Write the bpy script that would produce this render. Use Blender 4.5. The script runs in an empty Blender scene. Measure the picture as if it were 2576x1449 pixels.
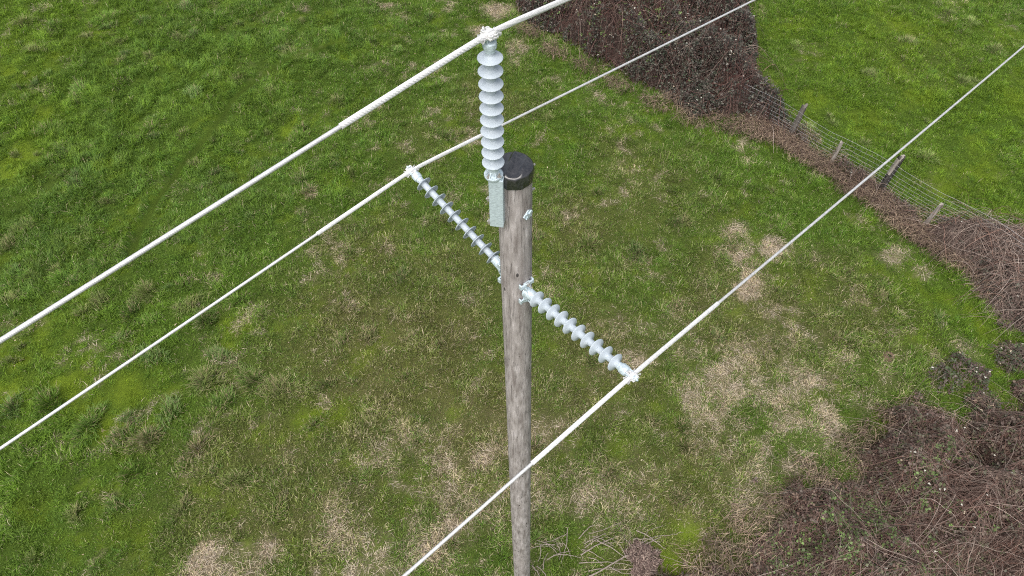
import bpy, bmesh, math, random
import numpy as np
from mathutils import Vector, Matrix

# ------------------------------------------------------------------ camera, sky, sun
SC = bpy.context.scene
COL = SC.collection
H = 15.7                      # camera height over the field
PITCH = 54.5                  # degrees below the horizon
FOC = 700.0 / 1024.0          # focal length / image width
cam_d = bpy.data.cameras.new("camera")
cam = bpy.data.objects.new("camera", cam_d)
COL.objects.link(cam)
cam.location = (0, 0, H)
cam.rotation_euler = (math.radians(90 - PITCH), 0, 0)
cam_d.sensor_width = 36.0
cam_d.lens = 36.0 * FOC
cam_d.clip_start = 0.05
cam_d.clip_end = 3000
SC.camera = cam

SUN_EL, SUN_AZ = 60.0, 205.0
world = bpy.data.worlds.new("World")
SC.world = world
world.use_nodes = True
nt = world.node_tree
nt.nodes.clear()
sky = nt.nodes.new("ShaderNodeTexSky")
sky.sky_type = 'NISHITA'
sky.sun_disc = False
sky.sun_elevation = math.radians(SUN_EL)
sky.sun_rotation = math.radians(SUN_AZ)
sky.dust_density = 6.0
sky.air_density = 1.2
sky.ozone_density = 1.0
hsv = nt.nodes.new("ShaderNodeHueSaturation")
hsv.inputs["Saturation"].default_value = 0.5
bg = nt.nodes.new("ShaderNodeBackground")
bg.inputs["Strength"].default_value = 0.13
wo = nt.nodes.new("ShaderNodeOutputWorld")
nt.links.new(sky.outputs[0], hsv.inputs["Color"])
nt.links.new(hsv.outputs[0], bg.inputs[0])
nt.links.new(bg.outputs[0], wo.inputs[0])

sun_d = bpy.data.lights.new("sun", 'SUN')
sun_d.energy = 1.4
sun_d.angle = math.radians(70)
sun_d.color = (1.0, 0.985, 0.96)
sun = bpy.data.objects.new("sun", sun_d)
COL.objects.link(sun)
sun.location = (-10, -6, 40)
_a, _e = math.radians(SUN_AZ), math.radians(SUN_EL)
sun.rotation_euler = Vector((-math.sin(_a) * math.cos(_e), -math.cos(_a) * math.cos(_e), -math.sin(_e))).to_track_quat('-Z', 'Y').to_euler()

SC.view_settings.view_transform = 'Standard'
SC.view_settings.look = 'None'
SC.view_settings.exposure = 0.45
SC.view_settings.gamma = 1.0
SC.cycles.max_bounces = 5
SC.cycles.diffuse_bounces = 3
SC.cycles.glossy_bounces = 2
SC.cycles.transparent_max_bounces = 4
SC.cycles.use_denoising = False        # keep the fine grass crisp
SC.cycles.filter_width = 1.1

# ------------------------------------------------------------------ helpers
rng = np.random.default_rng(7)
random.seed(7)
_c, _s = math.cos(math.radians(PITCH)), math.sin(math.radians(PITCH))


def at(px, py, z=0.0):
    """World point at height z seen at (px, py) of a 2576 x 1449 view of the photograph."""
    x = (px - 1288) / 2576 / FOC
    y = (724.5 - py) / 2576 / FOC
    d = np.array([x, _c + y * _s, -(_s - y * _c)])
    return np.array([0, 0, H]) + d * (H - z) / -d[2]


def tag(o, label=None, cat=None, group=None, kind=None):
    if label: o["label"] = label
    if cat: o["category"] = cat
    if group: o["group"] = group
    if kind: o["kind"] = kind
    return o


def empty(name, loc=(0, 0, 0), mat=None):
    o = bpy.data.objects.new(name, None)
    COL.objects.link(o)
    o.empty_display_size = 0.1
    if mat is not None:
        o.matrix_world = mat
    else:
        o.location = loc
    return o


class MB:
    """Collects shapes and links them as one mesh object."""
    def __init__(self):
        self.v, self.f, self.n, self.c = [], [], 0, []

    def add(self, verts, faces, m=None):
        v = np.asarray(verts, float).reshape(-1, 3)
        if m is not None:
            M = np.array(m)
            v = v @ M[:3, :3].T + M[:3, 3]
        self.v.append(v)
        self.f += [tuple(i + self.n for i in f) for f in faces]
        self.n += len(v)
        return self

    def lathe(self, prof, seg=32, m=None):
        a = np.linspace(0, 2 * math.pi, seg, endpoint=False)
        rings = [np.stack([r * np.cos(a), r * np.sin(a), np.full(seg, z)], 1) for r, z in prof]
        fs = []
        for k in range(len(prof) - 1):
            for i in range(seg):
                j = (i + 1) % seg
                fs.append((k * seg + i, k * seg + j, (k + 1) * seg + j, (k + 1) * seg + i))
        fs.append(tuple(range(seg))[::-1])
        fs.append(tuple((len(prof) - 1) * seg + i for i in range(seg)))
        return self.add(np.concatenate(rings), fs, m)

    def box(self, cx, cy, cz, sx, sy, sz, m=None, bev=0.0):
        if bev <= 0:
            bev = min(sx, sy, sz) * 0.12
        x, y, z = sx / 2, sy / 2, sz / 2
        b = bev
        pr = [(-x + b, -y), (x - b, -y), (x, -y + b), (x, y - b), (x - b, y), (-x + b, y), (-x, y - b), (-x, -y + b)]
        vs, fs = [], []
        for zz, k in ((-z, 1), (-z + b, 0), (z - b, 0), (z, 1)):
            for px_, py_ in pr:
                f = 1 - k * b / max(x, y) if k else 1
                sxk = (x - b) / x if k else 1
                syk = (y - b) / y if k else 1
                vs.append((cx + px_ * sxk, cy + py_ * syk, cz + zz))
        for r in range(3):
            for i in range(8):
                j = (i + 1) % 8
                fs.append((r * 8 + i, r * 8 + j, r * 8 + 8 + j, r * 8 + 8 + i))
        fs.append(tuple(range(8))[::-1])
        fs.append(tuple(range(24, 32)))
        return self.add(vs, fs, m)

    def prism(self, poly, z0, z1, m=None):
        n = len(poly)
        vs = [(x, y, z0) for x, y in poly] + [(x, y, z1) for x, y in poly]
        fs = [(i, (i + 1) % n, n + (i + 1) % n, n + i) for i in range(n)]
        fs += [tuple(range(n))[::-1], tuple(range(n, 2 * n))]
        return self.add(vs, fs, m)

    def tube(self, pts, r, seg=8, cap=True, m=None):
        pts = np.asarray(pts, float)
        n = len(pts)
        r = np.broadcast_to(np.asarray(r, float), (n,))
        t = np.gradient(pts, axis=0)
        t /= np.linalg.norm(t, axis=1, keepdims=True) + 1e-12
        up = np.array([0, 0, 1.0]) if abs(t[0, 2]) < 0.9 else np.array([1.0, 0, 0])
        a = np.cross(t, up); a /= np.linalg.norm(a, axis=1, keepdims=True) + 1e-12
        b = np.cross(t, a)
        th = np.linspace(0, 2 * math.pi, seg, endpoint=False)
        vs = pts[:, None] + r[:, None, None] * (np.cos(th)[None, :, None] * a[:, None] + np.sin(th)[None, :, None] * b[:, None])
        fs = [(k * seg + i, k * seg + (i + 1) % seg, (k + 1) * seg + (i + 1) % seg, (k + 1) * seg + i)
              for k in range(n - 1) for i in range(seg)]
        if cap:
            fs += [tuple(range(seg))[::-1], tuple((n - 1) * seg + i for i in range(seg))]
        return self.add(vs, fs, m)

    def build(self, name, mat, parent=None, smooth=True, sharp=40):
        me = bpy.data.meshes.new(name)
        me.from_pydata(np.concatenate(self.v).tolist(), [], self.f)
        bm = bmesh.new(); bm.from_mesh(me)
        bmesh.ops.recalc_face_normals(bm, faces=bm.faces)
        bm.to_mesh(me); bm.free()
        if smooth:
            me.shade_smooth()
            me.set_sharp_from_angle(angle=math.radians(sharp))
        me.materials.append(mat)
        o = bpy.data.objects.new(name, me)
        COL.objects.link(o)
        if parent is not None:
            o.parent = parent
        return o


def raw_mesh(name, V, T, mat, colors=None, parent=None, smooth=False):
    """Fast mesh from numpy arrays: V (n,3), T (m,3) or (m,4)."""
    me = bpy.data.meshes.new(name)
    k = T.shape[1]
    me.vertices.add(len(V)); me.vertices.foreach_set("co", np.ascontiguousarray(V, np.float32).ravel())
    me.loops.add(T.size); me.loops.foreach_set("vertex_index", np.ascontiguousarray(T, np.int32).ravel())
    me.polygons.add(len(T)); me.polygons.foreach_set("loop_start", np.arange(0, T.size, k, dtype=np.int32))
    if smooth:
        me.polygons.foreach_set("use_smooth", np.ones(len(T), bool))
    else:
        me.polygons.foreach_set("use_smooth", np.zeros(len(T), bool))
    me.update(calc_edges=True)
    if colors is not None:
        at_ = me.attributes.new("tint", 'FLOAT_COLOR', 'POINT')
        c4 = np.ones((len(V), 4), np.float32); c4[:, :3] = colors
        at_.data.foreach_set("color", c4.ravel())
    me.materials.append(mat)
    o = bpy.data.objects.new(name, me)
    COL.objects.link(o)
    if parent is not None: o.parent = parent
    return o


def frame(o, x, y, z):
    x, y, z = (Vector(v).normalized() for v in (x, y, z))
    return Matrix(((x[0], y[0], z[0], o[0]), (x[1], y[1], z[1], o[1]), (x[2], y[2], z[2], o[2]), (0, 0, 0, 1)))


# value noise -------------------------------------------------------
def _hash(ix, iy, seed):
    h = (ix.astype(np.int64) * 374761393 + iy.astype(np.int64) * 668265263 + seed * 974634777) & 0xffffffff
    h = ((h ^ (h >> 13)) * 1274126177) & 0xffffffff
    return ((h ^ (h >> 16)) & 0xffffff) / float(0xffffff)


def vnoise(x, y, seed=0):
    x0 = np.floor(x); y0 = np.floor(y)
    fx = x - x0; fy = y - y0
    fx = fx * fx * (3 - 2 * fx); fy = fy * fy * (3 - 2 * fy)
    a = _hash(x0, y0, seed); b = _hash(x0 + 1, y0, seed)
    c = _hash(x0, y0 + 1, seed); d = _hash(x0 + 1, y0 + 1, seed)
    return (a * (1 - fx) + b * fx) * (1 - fy) + (c * (1 - fx) + d * fx) * fy


def fbm(x, y, scale=1.0, seed=0, oct=4):
    s = 0; w = 0; amp = 1.0
    ca, sa = math.cos(0.6 + seed), math.sin(0.6 + seed)
    X, Y = (x * ca - y * sa) / scale, (x * sa + y * ca) / scale
    for k in range(oct):
        s = s + amp * vnoise(X + 17.3 * k, Y - 9.1 * k, seed + k); w += amp
        amp *= 0.55
        X, Y = (X * 0.8 - Y * 0.6) * 2.05, (X * 0.6 + Y * 0.8) * 2.05
    return s / w


def sstep(a, b, x):
    t = np.clip((x - a) / (b - a), 0, 1)
    return t * t * (3 - 2 * t)


# ------------------------------------------------------------------ materials
def new_mat(name):
    m = bpy.data.materials.new(name)
    m.use_nodes = True
    n = m.node_tree
    b = n.nodes["Principled BSDF"]
    return m, n, b


def N(n, t, **kw):
    nd = n.nodes.new(t)
    for k, v in kw.items():
        if k in nd.inputs: nd.inputs[k].default_value = v
        else: setattr(nd, k, v)
    return nd


def ramp(n, src, stops):
    r = n.nodes.new("ShaderNodeValToRGB")
    e = r.color_ramp.elements
    while len(e) > len(stops): e.remove(e[-1])
    while len(e) < len(stops): e.new(0.5)
    for el, (p, c) in zip(e, stops):
        el.position = p
        el.color = (c, c, c, 1) if isinstance(c, (int, float)) else (*c, 1)
    n.links.new(src, r.inputs[0])
    return r


def tint_mat(name, rough=0.6, spec=0.25, trans=0.0):
    m, n, b = new_mat(name)
    a = N(n, "ShaderNodeAttribute", attribute_name="tint")
    n.links.new(a.outputs["Color"], b.inputs["Base Color"])
    b.inputs["Roughness"].default_value = rough
    b.inputs["Specular IOR Level"].default_value = spec
    if trans > 0:
        t = N(n, "ShaderNodeBsdfTranslucent")
        n.links.new(a.outputs["Color"], t.inputs["Color"])
        mx = N(n, "ShaderNodeMixShader"); mx.inputs[0].default_value = trans
        n.links.new(b.outputs[0], mx.inputs[1]); n.links.new(t.outputs[0], mx.inputs[2])
        n.links.new(mx.outputs[0], n.nodes["Material Output"].inputs[0])
    return m


M_GRASS = tint_mat("grass_blades", 0.55, 0.25, 0.25)
M_DRY = tint_mat("dry_stems", 0.7, 0.2)
M_BARK = tint_mat("cane_bark", 0.7, 0.2)
M_LEAF = tint_mat("bramble_leaf", 0.5, 0.35)
M_LITTER = tint_mat("leaf_litter", 0.7, 0.2)

# ground
M_GROUND, n, b = new_mat("field_soil")
a_ = N(n, "ShaderNodeAttribute", attribute_name="tint")
tc = N(n, "ShaderNodeTexCoord")
nz = N(n, "ShaderNodeTexNoise", Scale=38.0, Detail=8.0, Roughness=0.7)
n.links.new(tc.outputs["Object"], nz.inputs["Vector"])
mul = ramp(n, nz.outputs["Fac"], [(0.28, 0.45), (0.5, 1.0), (0.75, 1.5)])
mx = N(n, "ShaderNodeMix", data_type='RGBA', blend_type='MULTIPLY'); mx.inputs[0].default_value = 1.0
n.links.new(a_.outputs["Color"], mx.inputs[6]); n.links.new(mul.outputs[0], mx.inputs[7])
n.links.new(mx.outputs[2], b.inputs["Base Color"])
b.inputs["Roughness"].default_value = 0.9
b.inputs["Specular IOR Level"].default_value = 0.1
bp = N(n, "ShaderNodeBump", Strength=0.8, Distance=0.03)
n.links.new(nz.outputs["Fac"], bp.inputs["Height"]); n.links.new(bp.outputs[0], b.inputs["Normal"])


# weathered pole timber
def wood_mat(name, dark, mid, light, stretch=0.06, sc=9.0, spots=True):
    m, n, b = new_mat(name)
    tc = N(n, "ShaderNodeTexCoord")
    mp = N(n, "ShaderNodeMapping"); mp.inputs["Scale"].default_value = (1, 1, stretch)
    n.links.new(tc.outputs["Object"], mp.inputs[0])
    g = N(n, "ShaderNodeTexNoise", Scale=sc * 6, Detail=7.0, Roughness=0.72)
    n.links.new(mp.outputs[0], g.inputs["Vector"])
    mp2 = N(n, "ShaderNodeMapping"); mp2.inputs["Scale"].default_value = (1, 1, stretch * 2.2)
    n.links.new(tc.outputs["Object"], mp2.inputs[0])
    g2 = N(n, "ShaderNodeTexNoise", Scale=sc * 1.6, Detail=5.0, Roughness=0.6)
    n.links.new(mp2.outputs[0], g2.inputs["Vector"])
    r1 = ramp(n, g.outputs["Fac"], [(0.30, dark), (0.44, mid), (0.56, mid), (0.70, light)])
    r2 = ramp(n, g2.outputs["Fac"], [(0.33, (0.60, 0.565, 0.55)), (0.48, (0.92, 0.91, 0.90)), (0.58, (1.08, 1.07, 1.07)), (0.66, (1.36, 1.36, 1.38))])
    mx = N(n, "ShaderNodeMix", data_type='RGBA', blend_type='MULTIPLY'); mx.inputs[0].default_value = 1.0
    n.links.new(r1.outputs[0], mx.inputs[6]); n.links.new(r2.outputs[0], mx.inputs[7])
    out = mx.outputs[2]
    # long drying checks
    mp3 = N(n, "ShaderNodeMapping"); mp3.inputs["Scale"].default_value = (1, 1, stretch * 0.35)
    n.links.new(tc.outputs["Object"], mp3.inputs[0])
    g3 = N(n, "ShaderNodeTexNoise", Scale=sc * 3.2, Detail=3.0, Roughness=0.5, Distortion=0.3)
    n.links.new(mp3.outputs[0], g3.inputs["Vector"])
    sub = N(n, "ShaderNodeMath", operation='SUBTRACT'); sub.inputs[1].default_value = 0.5
    n.links.new(g3.outputs["Fac"], sub.inputs[0])
    ab = N(n, "ShaderNodeMath", operation='ABSOLUTE'); n.links.new(sub.outputs[0], ab.inputs[0])
    r3 = ramp(n, ab.outputs[0], [(0.0, 0.2), (0.006, 0.4), (0.014, 1.0)])
    mx2 = N(n, "ShaderNodeMix", data_type='RGBA', blend_type='MULTIPLY'); mx2.inputs[0].default_value = 0.85
    n.links.new(out, mx2.inputs[6]); n.links.new(r3.outputs[0], mx2.inputs[7])
    out = mx2.outputs[2]
    if spots:
        mp4 = N(n, "ShaderNodeMapping"); mp4.inputs["Scale"].default_value = (1, 1, 0.45)
        n.links.new(tc.outputs["Object"], mp4.inputs[0])
        vo = N(n, "ShaderNodeTexVoronoi", Scale=9.0, Randomness=1.0)
        n.links.new(mp4.outputs[0], vo.inputs["Vector"])
        r4 = ramp(n, vo.outputs["Distance"], [(0.0, 0.10), (0.09, 0.15), (0.13, 1.0), (0.15, 1.35), (0.19, 1.0)])
        mx3 = N(n, "ShaderNodeMix", data_type='RGBA', blend_type='MULTIPLY'); mx3.inputs[0].default_value = 0.9
        n.links.new(out, mx3.inputs[6]); n.links.new(r4.outputs[0], mx3.inputs[7])
        out = mx3.outputs[2]
    n.links.new(out, b.inputs["Base Color"])
    b.inputs["Roughness"].default_value = 0.82
    b.inputs["Specular IOR Level"].default_value = 0.2
    bp = N(n, "ShaderNodeBump", Strength=0.7, Distance=0.01)
    n.links.new(g.outputs["Fac"], bp.inputs["Height"]); n.links.new(bp.outputs[0], b.inputs["Normal"])
    return m


M_POLE = wood_mat("weathered_timber", (0.24, 0.212, 0.205), (0.385, 0.352, 0.345), (0.57, 0.54, 0.535), stretch=0.085, sc=11.0)
M_POST = wood_mat("grey_post_timber", (0.06, 0.055, 0.05), (0.17, 0.155, 0.14), (0.34, 0.32, 0.29), sc=14, spots=False)
M_POSTD = wood_mat("dark_post_timber", (0.012, 0.011, 0.010), (0.05, 0.046, 0.042), (0.30, 0.28, 0.25), sc=10, spots=False)
M_POSTL = wood_mat("pale_stake_timber", (0.20, 0.18, 0.16), (0.33, 0.30, 0.27), (0.45, 0.42, 0.38), sc=10, spots=False)


def metal_mat(name, col, rough=0.5, metallic=0.6, var=0.25, scale=60.0, stretch=(1, 1, 1)):
    m, n, b = new_mat(name)
    tc = N(n, "ShaderNodeTexCoord")
    mp = N(n, "ShaderNodeMapping"); mp.inputs["Scale"].default_value = stretch
    n.links.new(tc.outputs["Object"], mp.inputs[0])
    g = N(n, "ShaderNodeTexNoise", Scale=scale, Detail=4.0, Roughness=0.6)
    n.links.new(mp.outputs[0], g.inputs["Vector"])
    lo = tuple(c * (1 - var) for c in col); hi = tuple(min(1, c * (1 + var)) for c in col)
    r = ramp(n, g.outputs["Fac"], [(0.35, lo), (0.65, hi)])
    n.links.new(r.outputs[0], b.inputs["Base Color"])
    b.inputs["Metallic"].default_value = metallic
    b.inputs["Roughness"].default_value = rough
    return m


M_ALU = metal_mat("new_aluminium", (0.74, 0.74, 0.74), 0.45, 0.25, 0.04)
M_WIRE = metal_mat("conductor_aluminium", (0.64, 0.64, 0.65), 0.42, 0.35, 0.10, 25.0)
M_GALV = metal_mat("galvanised_steel", (0.55, 0.645, 0.70), 0.42, 0.2, 0.20, 45.0, (1, 1, 2.6))
M_BOLT = metal_mat("weathered_bolt", (0.36, 0.35, 0.33), 0.55, 0.4, 0.2, 90.0)
M_FWIRE = metal_mat("fence_wire_zinc", (0.26, 0.26, 0.265), 0.5, 0.3, 0.15, 8.0)

# silicone housing
M_SIL, n, b = new_mat("grey_silicone")
tc = N(n, "ShaderNodeTexCoord")
g = N(n, "ShaderNodeTexNoise", Scale=16.0, Detail=5.0, Roughness=0.65)
n.links.new(tc.outputs["Object"], g.inputs["Vector"])
r = ramp(n, g.outputs["Fac"], [(0.30, (0.395, 0.455, 0.505)), (0.52, (0.45, 0.51, 0.565)), (0.7, (0.48, 0.535, 0.585))])
g2 = N(n, "ShaderNodeTexNoise", Scale=48.0, Detail=2.0)
n.links.new(tc.outputs["Object"], g2.inputs["Vector"])
r2 = ramp(n, g2.outputs["Fac"], [(0.26, 0.72), (0.33, 1.0)])
mx = N(n, "ShaderNodeMix", data_type='RGBA', blend_type='MULTIPLY'); mx.inputs[0].default_value = 1.0
n.links.new(r.outputs[0], mx.inputs[6]); n.links.new(r2.outputs[0], mx.inputs[7])
n.links.new(mx.outputs[2], b.inputs["Base Color"])
b.inputs["Roughness"].default_value = 0.5
b.inputs["Specular IOR Level"].default_value = 0.4

M_CAP, n, b = new_mat("black_plastic_cap")
tc = N(n, "ShaderNodeTexCoord")
g = N(n, "ShaderNodeTexNoise", Scale=30.0, Detail=5.0, Roughness=0.7)
n.links.new(tc.outputs["Object"], g.inputs["Vector"])
r = ramp(n, g.outputs["Fac"], [(0.4, (0.012, 0.012, 0.015)), (0.72, (0.05, 0.048, 0.05))])
n.links.new(r.outputs[0], b.inputs["Base Color"])
b.inputs["Roughness"].default_value = 0.27
b.inputs["Specular IOR Level"].default_value = 0.9
b.inputs["Coat Weight"].default_value = 0.5
b.inputs["Coat Roughness"].default_value = 0.2
M_STICK = wood_mat("bare_stick_bark", (0.15, 0.12, 0.10), (0.33, 0.28, 0.24), (0.5, 0.45, 0.40), sc=20, spots=False)

# ------------------------------------------------------------------ ground
RUT = np.array([at(*p)[:2] for p in ((860, 100), (790, 125), (720, 150), (650, 195), (600, 235), (560, 290), (500, 360),
                                      (440, 440), (390, 510), (350, 580), (328, 640))])


def rut_dist(x, y):
    d = np.full(x.shape, 9.0)
    for a, b_ in zip(RUT[:-1], RUT[1:]):
        ab = b_ - a
        t = np.clip(((x - a[0]) * ab[0] + (y - a[1]) * ab[1]) / (ab @ ab), 0, 1)
        d = np.minimum(d, np.hypot(x - a[0] - t * ab[0], y - a[1] - t * ab[1]))
    return d


def rut_dir(x, y):
    """Heading away from the rut."""
    d = np.full(x.shape, 9.0); a_ = np.zeros(x.shape)
    for a, b_ in zip(RUT[:-1], RUT[1:]):
        ab = b_ - a
        t = np.clip(((x - a[0]) * ab[0] + (y - a[1]) * ab[1]) / (ab @ ab), 0, 1)
        vx, vy = x - a[0] - t * ab[0], y - a[1] - t * ab[1]
        q = np.hypot(vx, vy); k = q < d
        d = np.where(k, q, d); a_ = np.where(k, np.arctan2(vy, vx), a_)
    return a_


def blobs(x, y, lst, warp=0.5, seed=3):
    wx = x + (fbm(x, y, 1.1, seed, 3) - 0.5) * 2 * warp
    wy = y + (fbm(x, y, 1.1, seed + 9, 3) - 0.5) * 2 * warp
    out = np.zeros(x.shape)
    for px_, py_, r, w in lst:
        c = at(px_, py_)
        out = np.maximum(out, w * np.exp(-(((wx - c[0]) ** 2 + (wy - c[1]) ** 2) / (r * r)) ** 1.1))
    return out


STRAW = [(1860, 1000, 2.6, .6), (1980, 1060, 2.2, .55), (1700, 1180, 1.8, .5), (1150, 1290, 1.7, .62), (900, 1370, 1.4, .58), (1330, 1180, 1.5, .56), (1050, 1240, 1.0, .5), (620, 1400, 1.0, .6), (1000, 1130, 1.3, .4), (1560, 1000, 1.2, .4), (2150, 950, 1.5, .4),
         (1852, 585, .5, 1.3), (1868, 635, .6, 1.35), (1890, 690, .5, 1.25), (1890, 735, .45, 1.3), (1960, 635, .5, 1.15),
         (1800, 950, .9, .75), (1860, 1030, 1.3, .85), (1950, 1060, 1.2, .85), (1760, 1000, .9, .7), (2030, 980, .8, .75), (2080, 1060, .7, .8),
         (1900, 1150, 1.0, .75), (1780, 1110, .9, .6), (2000, 1150, .8, .7), (1600, 905, .5, .7), (2180, 1010, .6, .6), (1940, 870, .7, .55),
         (1500, 1240, .9, .6), (1390, 1190, .8, .65), (1650, 1180, .7, .55), (1590, 1290, .6, .5), (1430, 1090, .6, .5), (1880, 1250, .8, .7), (1990, 1320, .5, .6),
         (530, 1400, .42, 1.1), (485, 1425, .35, 1), (700, 1385, .42, 1), (740, 1330, .3, .9), (850, 1285, .35, .95), (830, 1320, .3, .8), (1000, 1220, .45, .85), (920, 1240, .3, .8),
         (1120, 1165, .5, .85), (1230, 1140, .45, .9), (1000, 1415, .5, 1.1), (1060, 1390, .5, 1), (1130, 1320, .4, .9), (1120, 1210, .35, .8), (1190, 1290, .35, .7),
         (900, 1445, .4, .8), (1260, 1250, .5, .7), (950, 1330, .35, .6),
         (1255, 30, .8, .9), (1300, 120, .55, .9), (1210, 80, .4, .7), (1290, 160, .35, .6), (1400, 200, .3, .6), (1500, 250, .4, .6), (1580, 300, .3, .5),
         (1880, 405, .25, .8), (1740, 700, .4, .5), (1700, 790, .5, .4), (2060, 660, .4, .5), (2240, 640, .6, .7), (2270, 560, .5, .7),
         (790, 490, .25, .8), (770, 530, .2, .7), (345, 1125, .25, .7), (480, 1105, .2, .9), (480, 1180, .25, .7), (710, 1165, .2, .6), (1900, 980, .5, .6),
         (760, 20, .3, .7), (980, 20, .35, .9), (960, 180, .3, .5), (300, 215, .2, .5), (1160, 820, .4, .4), (2120, 900, .5, .5), (2330, 880, .3, .6), (2420, 870, .35, .6)]
MOSS = [(70, 880, 1.1, 1), (160, 960, .8, .9), (20, 960, .7, 1), (330, 980, .7, .9), (280, 1090, .6, .95), (420, 1010, .5, .8), (220, 1030, .5, .8), (360, 1080, .4, .8),
        (720, 330, .45, 1), (735, 300, .35, .9), (30, 190, .9, .9), (130, 150, .7, .9), (20, 110, .7, .8), (250, 90, .6, .7), (310, 60, .6, .6), (60, 380, .7, .8), (20, 420, .7, .8), (100, 290, .5, .8),
        (590, 830, .45, .8), (560, 880, .4, .7), (650, 1010, .3, .7), (790, 1040, .4, .9), (860, 1040, .3, .8), (700, 830, .4, .5), (430, 510, .25, .6), (740, 440, .3, .5),
        (900, 1170, .3, .6), (1070, 1130, .4, .5), (1170, 560, .4, .7), (1200, 470, .3, .6), (1060, 630, .3, .6), (880, 150, .4, .7), (1260, 380, .35, .6),
        (1150, 330, .3, .5), (600, 1260, .4, .5), (330, 1350, .4, .6), (70, 1280, .4, .6), (1690, 745, .35, .5), (1480, 680, .3, .5), (2480, 720, .5, .7), (2440, 800, .5, .8), (2380, 760, .4, .6),
        (2480, 990, .35, .7), (2550, 980, .4, .7), (1720, 1330, .5, .8), (1690, 1420, .5, .9), (1450, 1400, .4, .6), (1550, 1130, .4, .5), (2100, 900, .4, .5), (2320, 860, .5, .6),
        (1980, 60, .7, .6), (2080, 160, .9, .6), (2250, 60, 1.0, .7), (2300, 250, 1.0, .6), (2200, 320, .9, .6), (2450, 430, 1.0, .6), (2380, 480, .8, .6), (2560, 250, .9, .6), (2060, 250, .7, .7), (2520, 90, .9, .5), (1950, 470, .4, .5), (2150, 560, .4, .5)]
OLIVE = [(700, 1150, 2.5, .9), (600, 1350, 2.5, .8), (1000, 900, 4.0, 1), (1200, 1050, 3.0, 1), (800, 1250, 2.5, .8), (1450, 600, 3.0, .75), (1600, 480, 2.5, .6), (1500, 900, 2.5, .85), (900, 640, 2.0, .7), (2100, 800, 2.5, .7), (1850, 800, 2.5, .8),
         (1150, 700, 2.5, .8), (500, 1300, 1.5, .5), (1700, 1250, 2.5, .8), (1050, 350, 2, .5), (1250, 250, 1.5, .6), (2300, 150, 2.0, .4)]
LUSH = [(450, 150, 4.5, 1), (250, 400, 4.0, 1), (600, 420, 3.0, .8), (150, 650, 3.0, .8), (100, 1200, 1.5, .5), (2250, 850, 1.5, .3), (700, 100, 3, .8)]

FRESH = [(2250, 120, 4.0, 1), (2500, 300, 4.0, 1), (2150, 300, 2.0, .9), (2450, 480, 2.2, .9), (2050, 60, 2.0, .9), (60, 60, 4, 1), (60, 300, 3, .9), (250, 60, 3, .7), (500, 250, 4, .5), (250, 950, 3.0, .6), (100, 1150, 2.5, .5), (2400, 820, 2.0, .6)]


def fields(x, y):
    straw = blobs(x, y, STRAW, 0.35, 3)
    f1, f2 = fbm(x, y, 0.9, 21, 5), fbm(x, y, 0.22, 27, 3)
    straw = np.clip(1.25 * straw * sstep(0.30, 0.70, 0.55 * f1 + 0.45 * f2 + 0.22 * (straw - 0.5)), 0, 1)
    straw = np.maximum(straw, 0.5 * sstep(0.58, 0.70, 0.55 * fbm(x, y, 0.9, 33, 4) + 0.45 * f2) * (1 - blobs(x, y, LUSH, 0.5, 5)) * (1 - blobs(x, y, FRESH[:5], 0.5, 5)))
    moss = blobs(x, y, MOSS, 0.45, 4)
    f3 = 0.65 * fbm(x, y, 0.9, 41, 5) + 0.35 * fbm(x, y, 0.2, 43, 3)
    moss = np.clip(1.25 * moss * sstep(0.30, 0.62, f3 + 0.20 * (moss - 0.4)), 0, 1)
    moss = np.maximum(moss, 0.5 * sstep(0.55, 0.70, f3))
    moss = moss * (1 - 0.8 * straw)
    olive = np.clip(blobs(x, y, OLIVE, 1.0, 6) * 1.15 - 0.1 + 0.5 * (fbm(x, y, 1.6, 52, 4) - 0.5), 0, 1)
    lush = np.clip(blobs(x, y, LUSH, 1.0, 7), 0, 1)
    return straw, moss, olive, lush


def ground_h(x, y):
    _, _, _, lush = 0, 0, 0, 0
    near = np.exp(-((x / 60) ** 2 + ((y - 14) / 60) ** 2))
    h = 0.16 * (fbm(x, y, 3.0, 71, 3) - 0.5) + 0.10 * (fbm(x, y, 0.8, 75, 3) - 0.5)
    rd = rut_dist(x, y)
    return h * near - 0.09 * np.exp(-(rd / 0.13) ** 2)


# fine cells where the photograph looks, coarse to the horizon
xs = np.concatenate([-np.geomspace(600, 42, 14), np.arange(-41.5, 42, 0.1), np.geomspace(42.2, 600, 14)])
ys = np.concatenate([-np.geomspace(600, 6, 16), np.arange(-5.8, 52, 0.1), np.geomspace(52.3, 900, 16)])
GX, GY = np.meshgrid(xs, ys)
gx, gy = GX.ravel(), GY.ravel()
gz = ground_h(gx, gy)
st, mo, ol, lu = fields(gx, gy)


def lerp(a, b_, t):
    return np.asarray(a) * (1 - t[:, None]) + np.asarray(b_) * t[:, None]


gc = lerp(np.tile((0.055, 0.092, 0.012), (len(gx), 1)), (0.080, 0.084, 0.026), ol)
gc = lerp(gc, (0.110, 0.158, 0.013), np.clip(mo * 0.95, 0, 1))
gc = lerp(gc, (0.21, 0.165, 0.115), np.clip(st * 0.85, 0, 1))
gc = lerp(gc, (0.045, 0.072, 0.009), np.exp(-(rut_dist(gx, gy) / 0.095) ** 4))
gc *= (0.75 + 0.5 * fbm(gx, gy, 0.5, 90, 3))[:, None]
nx, ny = len(xs), len(ys)
ii = np.arange(nx * ny).reshape(ny, nx)
Q = np.stack([ii[:-1, :-1], ii[:-1, 1:], ii[1:, 1:], ii[1:, :-1]], -1).reshape(-1, 4)
ground = raw_mesh("ground", np.stack([gx, gy, gz], 1), Q, M_GROUND, gc, smooth=True)
tag(ground, kind="structure")

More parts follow.
